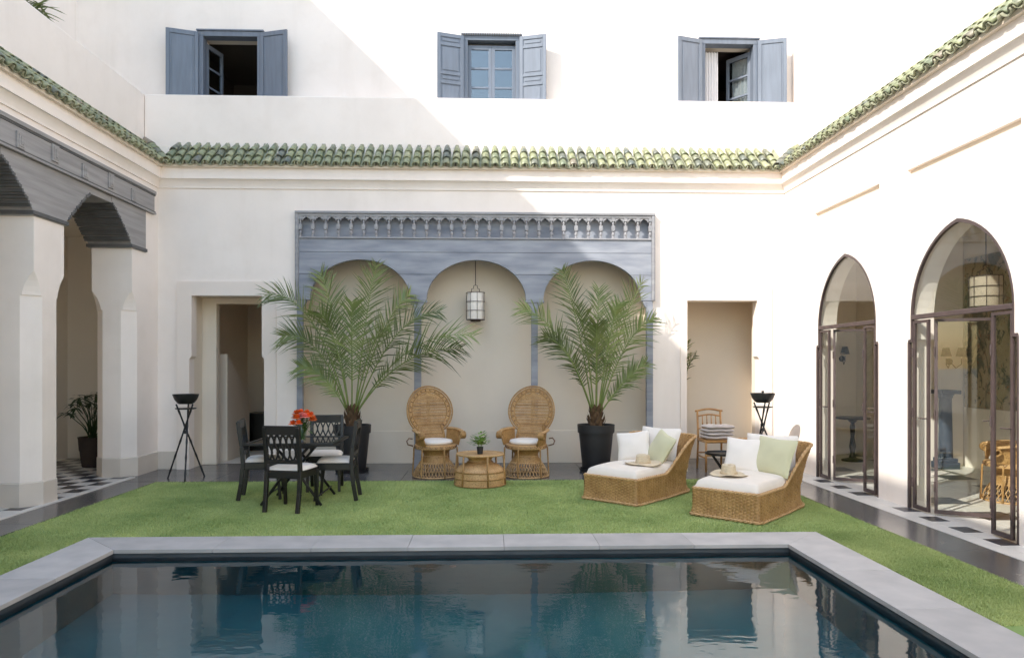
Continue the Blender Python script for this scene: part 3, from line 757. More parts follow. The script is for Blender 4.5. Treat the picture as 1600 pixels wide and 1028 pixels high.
def arched_door(cyy, hb, hu):
    d = empty('arched_door', (0, cyy - right.location.y, 0), 0, right)
    t = .055; x0, x1 = -.004, .03
    A = arch(0, hu); Ai = arch(0, hu - .024, SP, AP - .04)
    outer = [(hb, .004), (hb, SH - .04), (hb - .012, SH - .005), (hu, SH - .005)] + A + [(-hu, SH - .005), (-hb + .012, SH - .005), (-hb, SH - .04), (-hb, .004)]
    inner = [(-hb + .026, .004), (-hb + .026, SH - .035), (-hu + .03, SH - .035)] + list(reversed(Ai)) + [(hu - .03, SH - .035), (hb - .026, SH - .035), (hb - .026, .004)]
    M().prism(outer + inner, YZ, x0, x1).build('door_frame', 'steel_mauve', d, bevel=.004)
    M().box(x0 - .006, -hu + .028, SP - .028, x1 + .004, hu - .028, SP + .022).build('transom', 'steel_mauve', d, bevel=.005)
    M().prism([(hu - .028, SP + .022)] + [p for p in Ai if p[1] > SP + .022] + [(-hu + .028, SP + .022)], YZ, .022, .030).build('fanlight_pane', 'glass', d)
    def leaf(w_, loc, rz, top=SP - .04):
        # leaf in local y from 0 to -w_
        f = M(); s = .03; q_ = .014
        f.box(-q_, -s, .02, q_, 0, top).box(-q_, -w_, .02, q_, -w_ + s, top).box(-q_, -w_ + s, .02, q_, -s, .06).box(-q_, -w_ + s, top - .03, q_, -s, top)
        f.tube([(-.012, -w_ + .015, 1.0), (-.05, -w_ + .015, 1.0), (-.05, -w_ + .10, 1.0)], .007, 6)
        o = f.build('leaf_frame', 'steel_mauve', d, bevel=.004); o.location = loc; o.rotation_euler = (0, 0, rz)
        p = M().box(-.003, -w_ + s, .06, .003, -s, top - .03).build('leaf_pane', 'glass', d); p.location = loc; p.rotation_euler = (0, 0, rz)
        for z in (.3, 1.05, 1.7):
            o = M().tube([(-.018, -.002, z - .05), (-.018, -.002, z + .05)], .009, 8).build('hinge', 'steel_mauve', d); o.location = loc; o.rotation_euler = (0, 0, rz)
    leaf(.27, (.02, hu - .031, 0), 0)
    M().box(.018, hu - .03, .03, .024, hb - .026, SH - .036).build('side_pane', 'glass', d)
    M().box(.018, -hb + .026, .03, .024, -hu + .03, SH - .036).build('side_pane', 'glass', d)
    leaf(.52, (.045, hb - .40, 0), radians(62))
    leaf(.27, (.02, -hu + .031 + .27, 0), 0)
    return d
for a in DOORS: arched_door(*a)

# ------------------------------------------------------------------ blue timber arcade screen in front of the niche
ya, yb_ = YF - .055, YF + .03
arc = tag(empty('timber_arcade', (-.17, YF, 0)), 'blue grey timber screen of three round arches with carved frieze', 'arcade')
def apart(m, name, mt, bevel=.004, par=None, smooth=False):
    m.v = [(a + .17, b - YF, c) for a, b, c in m.v]; return m.build(name, mt, par or arc, smooth, bevel)
AX0, AX1 = -2.90, 2.565
apart(M().box(AX0, ya - .03, 3.85, AX1, yb_, 3.885), 'top_moulding', 'blue_wood_pale')
apart(M().box(AX0 + .06, ya - .012, 3.81, AX1 - .06, ya + .123, 3.849), 'top_rail', 'blue_wood_pale')
for x0, x1 in ((AX0, AX0 + .055), (AX1 - .055, AX1)):
    apart(M().box(x0, ya - .02, 2.545, x1, yb_, 3.849).box(x0 + .015, ya - .028, 2.56, x1 - .015, ya - .02, 3.84), 'stile', 'blue_wood_pale')
apart(M().box(AX0 + .056, ya + .125, 3.47, AX1 - .056, ya + .14, 3.85), 'frieze_back', 'blue_wood', 0)
apart(M().box(AX0 + .056, ya - .02, 3.475, AX1 - .056, ya + .123, 3.50), 'frieze_sill', 'blue_wood_pale')
nb = 28; fx0, fx1 = AX0 + .075, AX1 - .075; bw = (fx1 - fx0) / nb
bal = M().box(-.026, -.02, .265, .026, .02, .312).lathe([(.012, 0), (.022, .0), (.024, .018), (.012, .03), (.02, .05), (.025, .07), (.018, .09), (.011, .1), (.024, .112), (.024, .124)], 10)
bal.box(-.026, -.022, .124, .026, .022, .195).lathe([(.014, .195), (.012, .21), (.02, .228), (.012, .245), (.016, .265)], 10)
bme = bal.mesh('baluster', 'blue_wood_pale', 35)
for i in range(nb + 1):
    o = bpy.data.objects.new('baluster', bme); COL.objects.link(o); o.parent = arc; o.location = (fx0 + i * bw + .17, ya - YF + .012, 3.498)
for i in range(nb):     # cusped valance piece between two balusters
    xa = fx0 + i * bw + .028; xb = xa + bw - .056; c_ = (xa + xb) / 2; q = (xb - xa) / 2
    pts = [(xa, 3.81), (xa, 3.74), (xa + .012, 3.752), (xa + .02, 3.772), (c_ - .028, 3.778), (c_ - .02, 3.79), (c_, 3.800), (c_ + .02, 3.79), (c_ + .028, 3.778), (xb - .02, 3.772), (xb - .012, 3.752), (xb, 3.74), (xb, 3.81)]
    apart(M().prism(pts, XZ, ya + .0, ya + .022), 'valance', 'blue_wood_pale', 0)
ARCH = [-1.925, -.172, 1.605]; ea, eb, ez_ = .755, .61, 2.55
def ell(cx, z): 
    t = (z - ez_) / eb; return ea * sqrt(max(0, 1 - t * t))
bx0, bx1 = AX0 + .056, AX1 - .056
apart(M().box(bx0, ya, 3.275, bx1, yb_, 3.473), 'plank', 'blue_wood')
zA = 2.94
pts = [(bx1, 3.271), (bx0, 3.271), (bx0, zA)]
for cx in ARCH:
    w0 = ell(cx, zA); a0 = math.acos(-w0 / ea)
    for k in range(25):
        a = a0 + (pi - 2 * a0 + 0) * 0; 
    t0 = math.asin((zA - ez_) / eb)
    for k in range(25):
        a = pi - t0 - (pi - 2 * t0) * k / 24; pts.append((cx + ea * cos(a), ez_ + eb * sin(a)))
pts.append((bx1, zA))
apart(M().prism(pts, XZ, ya, yb_), 'plank', 'blue_wood', .003)
edges = [bx0] + ARCH + [bx1]
for i in range(4):
    l = edges[i]; r = edges[i + 1]; z0 = ez_ + .0; N_ = 10; pts = []
    for k in range(N_ + 1):
        z = zA - .004 - (zA - .004 - z0) * k / N_; pts.append((l if i == 0 else l + ell(l, z), z))
    for k in range(N_ + 1):
        z = z0 + (zA - .004 - z0) * k / N_; pts.append((r if i == 3 else r - ell(r, z), z))
    apart(M().prism(pts, XZ, ya, yb_), 'plank', 'blue_wood', .003)
    xa, xb = (l if i == 0 else l + ea), (r if i == 3 else r - ea)
    if 0 < i < 3: apart(M().box(xa - .012, ya - .012, 2.515, xb + .012, yb_ + .01, 2.547), 'capital', 'blue_wood')
for x0, x1 in ((-1.115, -1.01), (.665, .765), (-2.878, -2.79), (2.435, 2.535)):
    p_ = apart(M().box(x0, ya + .005, 0, x1, yb_ - .005, 2.515), 'post', 'blue_wood', .006)
    if -2 < x0 < 2:
        c_ = (x0 + x1) / 2
        apart(M().prism([(c_ - .125, 2.515), (c_ - .10, 2.49), (c_ - .055, 2.45), (c_ - .055, 2.43), (c_ + .055, 2.43), (c_ + .055, 2.45), (c_ + .10, 2.49), (c_ + .125, 2.515)], XZ, ya + .002, yb_ - .002), 'bracket', 'blue_wood')
    else:
        s = 1 if x0 < 0 else -1; c_ = x1 if s > 0 else x0
        apart(M().prism([(c_, 2.545), (c_, 2.44), (c_ + s * .02, 2.46), (c_ + s * .06, 2.545)], XZ, ya + .002, yb_ - .002), 'bracket', 'blue_wood')
        apart(M().box(x0, ya + .006, 2.515, x1, yb_ - .006, 2.545), 'post_head', 'blue_wood')

# ------------------------------------------------------------------ furniture and plants
def lantern(name, label, loc, r, h, ztop, paper, sc=1.):
    L = tag(empty(name, loc), label, 'lantern')
    M().lathe([(r * .93, .0), (r * .95, .01), (r * .95, h - .01), (r * .93, h)], 20).build('lantern_shade', paper, L, 40)
    f = M()
    for z in (0, h * .33, h * .66, h): f.tube([(r * cos(a), r * sin(a), z) for a in np.linspace(0, 2 * pi, 25)[:-1]], .004, 5, closed=True)
    for k in range(8):
        a = 2 * pi * k / 8 + .2; f.tube([(r * cos(a), r * sin(a), 0), (r * cos(a), r * sin(a), h)], .0032, 5)
    f.build('lantern_cage', 'rib_dark', L, True)
    M().lathe([(r * .35, -.035), (r * .55, -.03), (r * .55, -.015), (r * .9, -.002), (r * .9, 0)], 16).build('lantern_foot', 'rib_dark', L, 40)
    M().tube([(-r * .45, 0, h), (-r * .42, 0, h + .06), (-r * .2, 0, h + .07), (-r * .2, 0, h + .11), (0, 0, h + .12), (r * .2, 0, h + .11), (r * .2, 0, h + .07), (r * .42, 0, h + .06), (r * .45, 0, h)], .005, 5).build('lantern_bail', 'rib_dark', L, True)
    M().tube([(0, 0, h + .115), (0, 0, ztop - loc[2])], .006, 6).build('lantern_cord', 'rib_dark', L)
    return L
lantern('hanging_lantern', 'pale paper lantern with dark wire cage hanging in middle arch', (-.19, 11.22, 2.275), .145, .42, 3.88, 'lantern_paper')
lantern('hanging_lantern', 'tan paper lantern hanging behind the larger arched glass door', (5.12, 7.2, 2.16), .15, .31, 3.54, 'lantern_tan')

# --- dining chair (local: faces +Y, origin on the floor under the seat centre)
def dining_chair():
    c = empty('dining_chair'); c['category'] = 'chair'
    w_, d_, sh = .42, .40, .43
    for s in (-1, 1):
        x = s * (w_ / 2 - .02)
        # rear leg and back upright in one curved post
        m = M(); pth = [(x * .98, -d_ / 2 - .055, 0), (x, -d_ / 2 - .02, .2), (x, -d_ / 2, sh), (x, -d_ / 2 - .015, .62), (x, -d_ / 2 - .055, .905)]
        for a, b in zip(pth, pth[1:]): m.bar(a, b, .040, .046, (0, 1, 0))
        m.build('rear_post', 'black_wood', c, bevel=.005)
        m = M(); pth = [(x, d_ / 2 + .012, 0), (x, d_ / 2 - .005, .2), (x, d_ / 2 - .02, sh - .02)]
        for a, b, ww in zip(pth, pth[1:], (.034, .042)): m.bar(a, b, ww, ww, (0, 1, 0))
        m.build('leg', 'black_wood', c, bevel=.005)
    m = M(); m.box(-w_ / 2 + .03, -d_ / 2 - .01, sh - .075, w_ / 2 - .03, -d_ / 2 + .02, sh).box(-w_ / 2 + .03, d_ / 2 - .035, sh - .075, w_ / 2 - .03, d_ / 2 - .01, sh)
    for s in (-1, 1): m.box(s * (w_ / 2 - .035), -d_ / 2, sh - .075, s * (w_ / 2 - .008), d_ / 2 - .02, sh)
    m.box(-w_ / 2 + .01, -d_ / 2 + .02, sh - .012, w_ / 2 - .01, d_ / 2, sh + .005)
    m.build('seat_frame', 'black_wood', c, bevel=.004)
    tilt = lambda z: -d_ / 2 - .012 - max(0, z - .5) * .105
    m = M(); m.bar((-w_ / 2 + .005, tilt(.87), .87), (w_ / 2 - .005, tilt(.87), .87), .03, .10); m.build('top_rail', 'black_wood', c, bevel=.006)
    m = M(); m.bar((-w_ / 2 + .03, tilt(.535), .535), (w_ / 2 - .03, tilt(.535), .535), .028, .045); m.build('lower_rail', 'black_wood', c, bevel=.005)
    nb_ = 10; x0 = -w_ / 2 + .040; st = (w_ - .08) / nb_
    for k in range(nb_ + 1):
        m = M(); pts = []
        for q in range(25):
            z = .545 + (.83 - .545) * q / 24; ph = q / 24 * 2 * pi * 1.25 + pi * .25
            pts.append((min(max(x0 + k * st + (-1) ** k * st * .50 * cos(ph), -w_ / 2 + .03), w_ / 2 - .03), tilt(z) + (.004 if k % 2 else -.004), z))
        for a, b in zip(pts, pts[1:]): m.bar(a, b, .0155, .018, (0, 1, 0))
        m.build('lattice_bar', 'black_wood', c)
    m = M(); n1 = 20
    def cush(u, v):
        a = u * 2 - 1; b = v * 2 - 1
        e = (1 - abs(a) ** 5) * (1 - abs(b) ** 5)
        rr = 1 - .05 * (abs(a) * abs(b)) ** 2
        return (a * (w_ / 2 + .005) * rr, b * (d_ / 2 - .0) * rr + .005, sh + .012 + .045 * e ** .5)
    m.grid(n1, n1, cush); m.grid(n1, n1, lambda u, v: (cush(u, v)[0], cush(u, v)[1], sh + .007)); m.build('seat_cushion', 'cream_fabric', c, True)
    return c
dc = dining_chair(); dc_label = 'black dining chairs round the glass table'
place(dc, (-2.13, 7.90, 0), radians(-12), 'black lattice-back dining chair nearest the pool, its back to the water', 'chair', dc_label)
for loc, rz, lb in (((-2.66, 8.60, 0), radians(-80), 'black lattice-back dining chair nearest the dark doorway'),
                    ((-1.78, 8.50, 0), radians(93), 'black lattice-back dining chair nearest the wicker chairs'),
                    ((-2.05, 9.12, 0), radians(187), 'black lattice-back dining chair behind the flower vase, facing the pool')):
    place(copy_tree(dc), loc, rz, lb, 'chair', dc_label)

t = tag(empty('dining_table', (-2.19, 8.40, 0)), 'square black dining table with glossy top and crossed legs', 'table')
M().box(-.49, -.44, .672, .49, -.40, .70).box(-.49, .40, .672, .49, .44, .70).box(-.49, -.40, .672, -.45, .40, .70).box(.45, -.40, .672, .49, .40, .70).build('table_frame', 'black_wood', t, bevel=.004)
mat('black_glass', (.012, .012, .014), .06); M().box(-.449, -.399, .676, .449, .399, .692).build('table_top', 'black_glass', t, bevel=.002)
for sy in (-1, 1):
    for sx in (-1, 1):
        M().tube([(sx * .34, sy * (.33 + .02 * sx), 0), (sx * .12, sy * (.31 + .02 * sx), .30), (-sx * .20, sy * (.28 + .02 * sx), .672)], .016, 8).build('leg', 'black_metal', t, True)
M().tube([(.02, -.31, .40), (.02, .31, .40)], .012, 8).tube([(-.3, -.33, .1), (-.3, .33, .1)], .010, 8).tube([(.3, -.33, .1), (.3, .33, .1)], .010, 8).build('stretcher', 'black_metal', t, True)
M().box(-.25, -.28, .625, .25, -.25, .672).box(-.25, .25, .625, .25, .28, .672).build('apron', 'black_metal', t)

# --- flowers
def leaf_quad(m, p, d, L, w_, up, fold=.0, n=3, droop=0.):
    d = Vector(d).normalized(); s_ = d.cross(Vector(up)); s_ = s_.normalized() if s_.length > 1e-4 else Vector((1, 0, 0)); u = s_.cross(d)
    vs = []; fs = []
    for k in range(n + 1):
        t_ = k / n; ww = w_ * (sin(pi * min(1, t_ * .92 + .08)) ** .7) if k < n else 0.001
        c_ = Vector(p) + d * (L * t_) + Vector((0, 0, -droop * t_ * t_)); vs += [c_ - s_ * ww + u * fold * ww, c_ + s_ * ww + u * fold * ww]
    for k in range(n): fs.append((2 * k, 2 * k + 1, 2 * k + 3, 2 * k + 2))
    m.add(vs, fs)
v = tag(empty('flower_vase', (-2.10, 8.22, .7)), 'glass vase of orange and pink flowers on the dining table', 'vase')
M().lathe([(.001, .004), (.035, .004), (.04, .05), (.045, .13), (.043, .13), (.037, .05), (.032, .012), (.001, .012)], 16).build('vase_body', 'vase_glass', v, 40)
m = M(); heads = []
for k in range(17):
    a = k * 2.4; r = .13 * sqrt((k + .5) / 17); z = .23 + .08 * (1 - (r / .13) ** 2) + random.uniform(-.02, .02)
    if k in (12, 15): z -= .04
    heads.append((r * cos(a), r * sin(a), z)); m.tube([(random.uniform(-.02, .02), random.uniform(-.02, .02), .02), (r * .5 * cos(a), r * .5 * sin(a), .16), heads[-1]], .003, 5)
m.build('stems', 'leaf', v)
m = M()
for k in range(70):
    a = random.uniform(0, 2 * pi); z = random.uniform(.10, .24); r = random.uniform(.01, .09)
    leaf_quad(m, (r * cos(a), r * sin(a), z), (cos(a), sin(a), random.uniform(-.4, .8)), random.uniform(.05, .09), .014, (0, 0, 1), .3)
m.build('leaves', 'leaf', v)
for k, hd in enumerate(heads):
    m = M(); R_ = random.uniform(.046, .058)
    for ring in range(4):
        n_ = 5 + ring * 2
        for j in range(n_):
            a = 2 * pi * j / n_ + ring * .7; el = radians(80 - ring * 27)
            d = Vector((cos(a) * cos(el), sin(a) * cos(el), sin(el)))
            leaf_quad(m, (hd[0] + d.x * R_ * .25, hd[1] + d.y * R_ * .25, hd[2] + d.z * R_ * .25), d, R_ * .8, R_ * .5, (0, 0, 1) if el < 1.2 else (1, 0, 0), .35)
    m.build('bloom', 'petal_pink' if k % 4 == 2 else 'petal_orange', v, True)

# --- tripod fire bowls
def brazier():
    b = empty('tripod_fire_bowl'); b['category'] = 'fire bowl'
    for k in range(3):
        a = 2 * pi * k / 3 + .35; top = a + pi * .93
        p0 = Vector((.27 * cos(a), .27 * sin(a), 0)); p1 = Vector((.125 * cos(top), .125 * sin(top), 1.03)); m = M()
        pts = []; rr = []
        for q in range(21):
            t_ = q / 20; pts.append(p0.lerp(p1, t_)); rr.append(.0155 if q % 4 == 2 else .0115)
        m.tube(pts, rr, 7); m.build('leg', 'black_metal', b, True)
    M().lathe([(.001, .955), (.10, .955), (.135, .963), (.138, .975), (.10, .97), (.001, .97)], 24).build('ash_plate', 'black_metal', b, 35)
    M().lathe([(.001, 1.03), (.085, 1.03), (.11, 1.045), (.145, 1.09), (.168, 1.15), (.172, 1.165), (.163, 1.165), (.13, 1.09), (.09, 1.055), (.001, 1.05)], 28).build('bowl', 'black_metal', b, 35)
    M().lathe([(.02, .62), (.032, .63), (.032, .655), (.02, .665)], 10).build('binding_ring', 'black_metal', b, 40)
    return b
bz = brazier(); place(bz, (-4.16, 10.03, 0), radians(30), 'black tripod fire bowl by the dark left doorway', 'fire bowl', 'tripod fire bowls')
b2 = place(copy_tree(bz), (3.93, 10.12, 0), radians(75), 'black tripod fire bowl behind the wicker daybeds', 'fire bowl', 'tripod fire bowls')
m = M().lathe([(.001, 1.20), (.018, 1.197), (.02, 1.18), (.012, 1.17), (.012, 1.14)], 10).lathe([(.001, 1.150), (.10, 1.148), (.15, 1.142)], 20); m.build('bowl_lid', 'black_metal', b2, 40)

# --- peacock chair (faces -Y)
def weave_lathe(prof, nz, nth, amp, freq_a, freq_z, R0=0.):
    """woven surface of revolution: over-under relief along rings"""
    zs = [p[1] for p in prof]; rs = [p[0] for p in prof]
    def fn(u, v):
        x = v * (len(prof) - 1); i = min(int(x), len(prof) - 2); f = x - i
        r = rs[i] * (1 - f) + rs[i + 1] * f; z = zs[i] * (1 - f) + zs[i + 1] * f
        a = 2 * pi * u; row = v * freq_z
        r += amp * (sin(a * freq_a + pi * int(row)) * .7 + .6 * cos(2 * pi * row))
        return (r * cos(a), r * sin(a), z)
    return M().grid(nth, nz, fn, True)
def smooth_prof(pts, n=24):
    out = []; k = len(pts)
    for i in range(n + 1):
        x = i / n * (k - 1); j = min(int(x), k - 2); f = x - j
        p = [pts[max(0, j - 1)], pts[j], pts[j + 1], pts[min(k - 1, j + 2)]]
        q = []
        for c in range(2):
            a, b, c_, d = (pp[c] for pp in p)
            q.append(.5 * ((2 * b) + (-a + c_) * f + (2 * a - 5 * b + 4 * c_ - d) * f * f + (-a + 3 * b - 3 * c_ + d) * f ** 3))
        out.append(tuple(q))
    return out
def peacock():
    c = empty('peacock_chair'); c['category'] = 'chair'
    ZC, RX, RZ = .935, .335, .335
    def bk(x, z, off=0.):       # back surface
        return (x, .20 + .13 * (z - .44) - .42 * x * x + off, z)
    foot = smooth_prof([(.325, .0), (.31, .05), (.275, .13), (.215, .22), (.175, .30), (.18, .34), (.22, .385), (.275, .42)])
    def rad(z):
        for (r0, z0), (r1, z1) in zip(foot, foot[1:]):
            if z0 <= z <= z1: return r0 + (r1 - r0) * (z - z0) / max(1e-6, z1 - z0)
        return foot[-1][0]
    m = weave_lathe([p for p in foot if p[1] > .19], 50, 96, .0022, 40, 20); m.build('woven_waist', 'wicker', c, True)
    m = M(); N_ = 40
    for d in (-1, 1):
        for k in range(N_):
            pts = []
            for q in range(7):
                z = .012 + .205 * q / 6; a = 2 * pi * k / N_ + d * .30 * q / 6; r = rad(z) + d * .003; pts.append((r * cos(a), r * sin(a), z))
            m.tube(pts, .0055, 4)
    struct(m.build('lattice_skirt', 'wicker_pale', c, True), 'stuff')
    m = M()
    for z, r in ((.012, .012), (.205, .008), (.30, .007)): m.tube([(rad(z) * cos(a), rad(z) * sin(a), z) for a in np.linspace(0, 2 * pi, 41)[:-1]], r, 6, closed=True)
    m.build('hoops', 'wicker_pale', c, True)
    M().lathe([(.28, .40), (.30, .41), (.305, .44), (.30, .465), (.27, .47), (.001, .465)], 40).build('seat_ring', 'wicker_pale', c, 40)
    m = M()
    for k in range(26):
        a = 2 * pi * k / 26; p = Vector((.306 * cos(a), .306 * sin(a), .438)); tng = Vector((-sin(a), cos(a), 0))
        m.tube([p - tng * .022 + Vector((0, 0, .012)), p - Vector((0, 0, .012)), p + tng * .022 + Vector((0, 0, .012))], .005, 5)
    struct(m.build('crescent_trim', 'wicker_dark', c, True), 'stuff')
    for k in range(6):
        a = 2 * pi * (k + .5) / 6; m = M(); pts = []; rr = []
        for q in range(13):
            f = q / 12; r = .315 + .02 * (1 - f); pts.append((r * cos(a), r * sin(a), .005 + .42 * f)); rr.append(.0125 if q % 2 else .0105)
        m.tube(pts, rr, 7); m.build('leg', 'wicker', c, True)
    # keyhole outline of the back: from the right seat corner over the top to the left one
    def outline(k):
        pts = [(.235 * (k * .5 + .5), .46), (.225 * (k * .5 + .5), .58)]
        a0 = -asin_(.78)
        for q in range(41):
            a = a0 + (pi - 2 * a0) * q / 40; pts.append((RX * k * cos(a), ZC + RZ * k * sin(a)))
        return pts + [(-.225 * (k * .5 + .5), .58), (-.235 * (k * .5 + .5), .46)]
    # woven inner sheet
    def half(z, k):
        dz = (z - ZC) / (RZ * k)
        w0 = RX * k * sqrt(max(0, 1 - dz * dz)) if abs(dz) < 1 else 0
        neck = .225 * (k * .5 + .5)
        return max(w0, neck) if z < ZC else w0
    z0_, z1_ = .45, ZC + RZ * .81; m = M()
    for fam in (-1, 1):
        for k in range(62):
            u0 = -1.35 + 2.7 * k / 61; pts = []
            for q in range(19):
                v = q / 18; u = u0 + fam * (.38 * v - .12)
                if abs(u) <= 1:
                    z = z0_ + (z1_ - z0_) * v; pts.append(bk(u * half(z, .81), z, fam * .002))
            if len(pts) > 2: m.tube(pts, .0036, 4, False)
    struct(m.build('woven_back', 'wicker_pale', c, True), 'stuff')
    m = M()
    for z in (.60, .735, .87, 1.02):
        h = half(z, .80); m.tube([bk(-h + 2 * h * q / 10, z, -.008) for q in range(11)], .006, 5)
    for x in (-.03, 0, .03): m.tube([bk(x * .8 - x * .2 * q / 10, .46 + q * .075, .014) for q in range(11)], .007, 5)
    m.build('back_canes', 'wicker', c, True)
    O = outline(.83); O2 = outline(.98)
    band = M(); vs = []; 
    for (a, b), (d, e) in zip(O, O2): vs += [bk(a, b, .004), bk(d, e, .004)]
    band.add(vs, [(2 * i, 2 * i + 2, 2 * i + 3, 2 * i + 1) for i in range(len(O) - 1)])
    b0 = band.build('border_band', 'wicker_pale', c, True); so_ = b0.modifiers.new('solid', 'SOLIDIFY'); so_.thickness = .008
    m = M()
    for i in range(3, len(O) - 3, 2):
        p = ((O[i][0] + O2[i][0]) / 2, (O[i][1] + O2[i][1]) / 2); n_ = Vector((p[0], 0, p[1] - ZC)).normalized(); tn = Vector((-n_.z, 0, n_.x)); P = Vector(bk(*p, -.008))
        if (i // 2) % 2: m.tube([P - n_ * .012, P + n_ * .012], .009, 6)
        else: m.tube([P - tn * .016 + n_ * .008, P - n_ * .008, P + tn * .016 + n_ * .008], .006, 5)
    struct(m.build('border_studs', 'wicker_dark', c, True), 'stuff')
    m = M(); m.tube([bk(a, b, -.004) for a, b in O], .010, 7); m.tube([bk(a, b, -.002) for a, b in O2], .012, 7); m.build('border_hoops', 'wicker', c, True)
    O3 = outline(1.08); m = M()
    for i in range(2, len(O3) - 2):
        for f in (0, .5):
            a = Vector(bk(*O2[i], 0)).lerp(Vector(bk(*O2[i + 1], 0)), f); b = Vector(bk(*O3[i], 0)).lerp(Vector(bk(*O3[i + 1], 0)), f); m.tube([a, b], .0062, 5)
    m.tube([bk(a, b, 0) for a, b in O3[2:-2]], .010, 7); struct(m.build('fringe', 'wicker', c, True), 'stuff')
    # arms: woven side panels with rolled scroll ends
    for s in (-1, 1):
        def side(u, v):     # u: back to front, v: seat to rail
            y = .17 - .40 * u; x = s * (.235 + .055 * sin(pi * u * .9) + .045 * v * (.3 + u)); zt_ = .675 - .03 * u + .012 * sin(pi * u)
            r = .0025 * sin(u * 2 * pi * 14 + (pi if int(v * 14) % 2 else 0))
            return (x + r, y, .46 + (zt_ - .46) * v)
        m = M().grid(60, 28, side); m.build('arm_panel', 'wicker', c, True)
        m = M(); pts = [Vector(side(u, 1)) for u in np.linspace(0, 1, 12)]
        for off in (-.018, 0., .018): m.tube([p + Vector((s * (off + .012), 0, .008 - abs(off) * .4)) for p in pts], .013, 6)
        m.build('arm_rail', 'wicker_pale', c, True)
        e = pts[-1]; m = M(); sp = []
        for q in range(26):
            a = q / 25 * 2 * pi * 1.35; rr = .052 * (1 - .6 * q / 25); sp.append((e.x + s * .01, e.y - .0 - rr * sin(a), e.z - .045 + rr * cos(a)))
        for off in (-.03, -.01, .01, .03): m.tube([(x + off, y, z) for x, y, z in sp], .0115, 6)
        m.build('arm_scroll', 'wicker', c, True)
        M().tube([side(1, 0), side(1, .5), side(1, .8)], .013, 7).build('arm_post', 'wicker', c, True)
        m = M(); m.tube([(s * .30, .12, .44), (s * .37, .15, .46), (s * .385, .16, .51), (s * .35, .16, .55), (s * .30, .15, .54)], .010, 6); m.build('side_loop', 'wicker_dark', c, True)
    M().lathe([(.001, .47), (.225, .47), (.245, .485), (.247, .505), (.232, .528), (.16, .542), (.001, .546)], 32).build('seat_cushion', 'white_fabric', c, True)
    return c
def asin_(x): return math.asin(x)
pk = peacock(); pg = 'wicker peacock chairs facing the pool'; pk.scale = (.97, .97, .97)
place(pk, (-.735, 10.16, 0), radians(27), 'wicker peacock chair nearest the dining set, turned toward the low table', 'chair', pg)
place(copy_tree(pk), (.545, 10.14, 0), radians(-24), 'wicker peacock chair nearest the wicker daybeds, turned toward the low table', 'chair', pg)
place(copy_tree(pk), (6.05, 8.05, 0), radians(245), 'wicker armchair inside the room behind the larger arched glass door', 'chair', 'wicker chair indoors')

t = tag(empty('wicker_table', (-.10, 9.42, 0)), 'low round wicker drum table between the peacock chairs', 'table')
prof = smooth_prof([(.325, 0), (.328, .08), (.322, .16), (.30, .215), (.24, .26), (.165, .295), (.15, .33), (.19, .365), (.26, .385)], 30)
weave_lathe(prof, 90, 120, .0024, 44, 38).build('woven_drum', 'wicker_pale', t, True)
M().lathe([(.001, .385), (.29, .385), (.312, .388), (.318, .40), (.312, .412), (.30, .412), (.292, .402), (.001, .400)], 44).build('table_top', 'wicker_pale', t, 40)
m = M()
for z, r, q in ((.012, .33, .012), (.10, .333, .009), (.185, .322, .010), (.30, .163, .009)): m.tube([(r * cos(a), r * sin(a), z) for a in np.linspace(0, 2 * pi, 49)[:-1]], q, 6, closed=True)
m.build('hoops', 'wicker', t, True)
for k in range(6):
    a = 2 * pi * k / 6 - 1.25; M().tube([(.338 * cos(a), .338 * sin(a), .004), (.312 * cos(a), .312 * sin(a), .395)], .0125, 8).build('leg', 'wicker', t, True)

p = tag(empty('potted_herb', (-.10, 9.40, .402)), 'small leafy green herb in a dark pot on the round wicker table', 'potted plant'); p.scale = (1.25, 1.25, 1.25)
M().lathe([(.001, 0), (.028, 0), (.036, .075), (.031, .075), (.029, .06), (.001, .06)], 16).build('pot', 'pot_plastic', p, 40)
m = M()
for k in range(150):
    a = random.uniform(0, 2 * pi); el = random.uniform(.1, 1.4); r = random.uniform(.02, .115)
    pt = (r * cos(a) * cos(el), r * sin(a) * cos(el), .09 + r * 1.25 * sin(el))
    leaf_quad(m, pt, (cos(a), sin(a), random.uniform(-.3, .9)), random.uniform(.03, .05), .013, (0, 0, 1), .25)
for k in range(10):
    a = k * .63; m.tube([(0, 0, .05), (.06 * cos(a), .06 * sin(a), .17)], .002, 4)
m.build('leaves', 'herb_leaf', p)

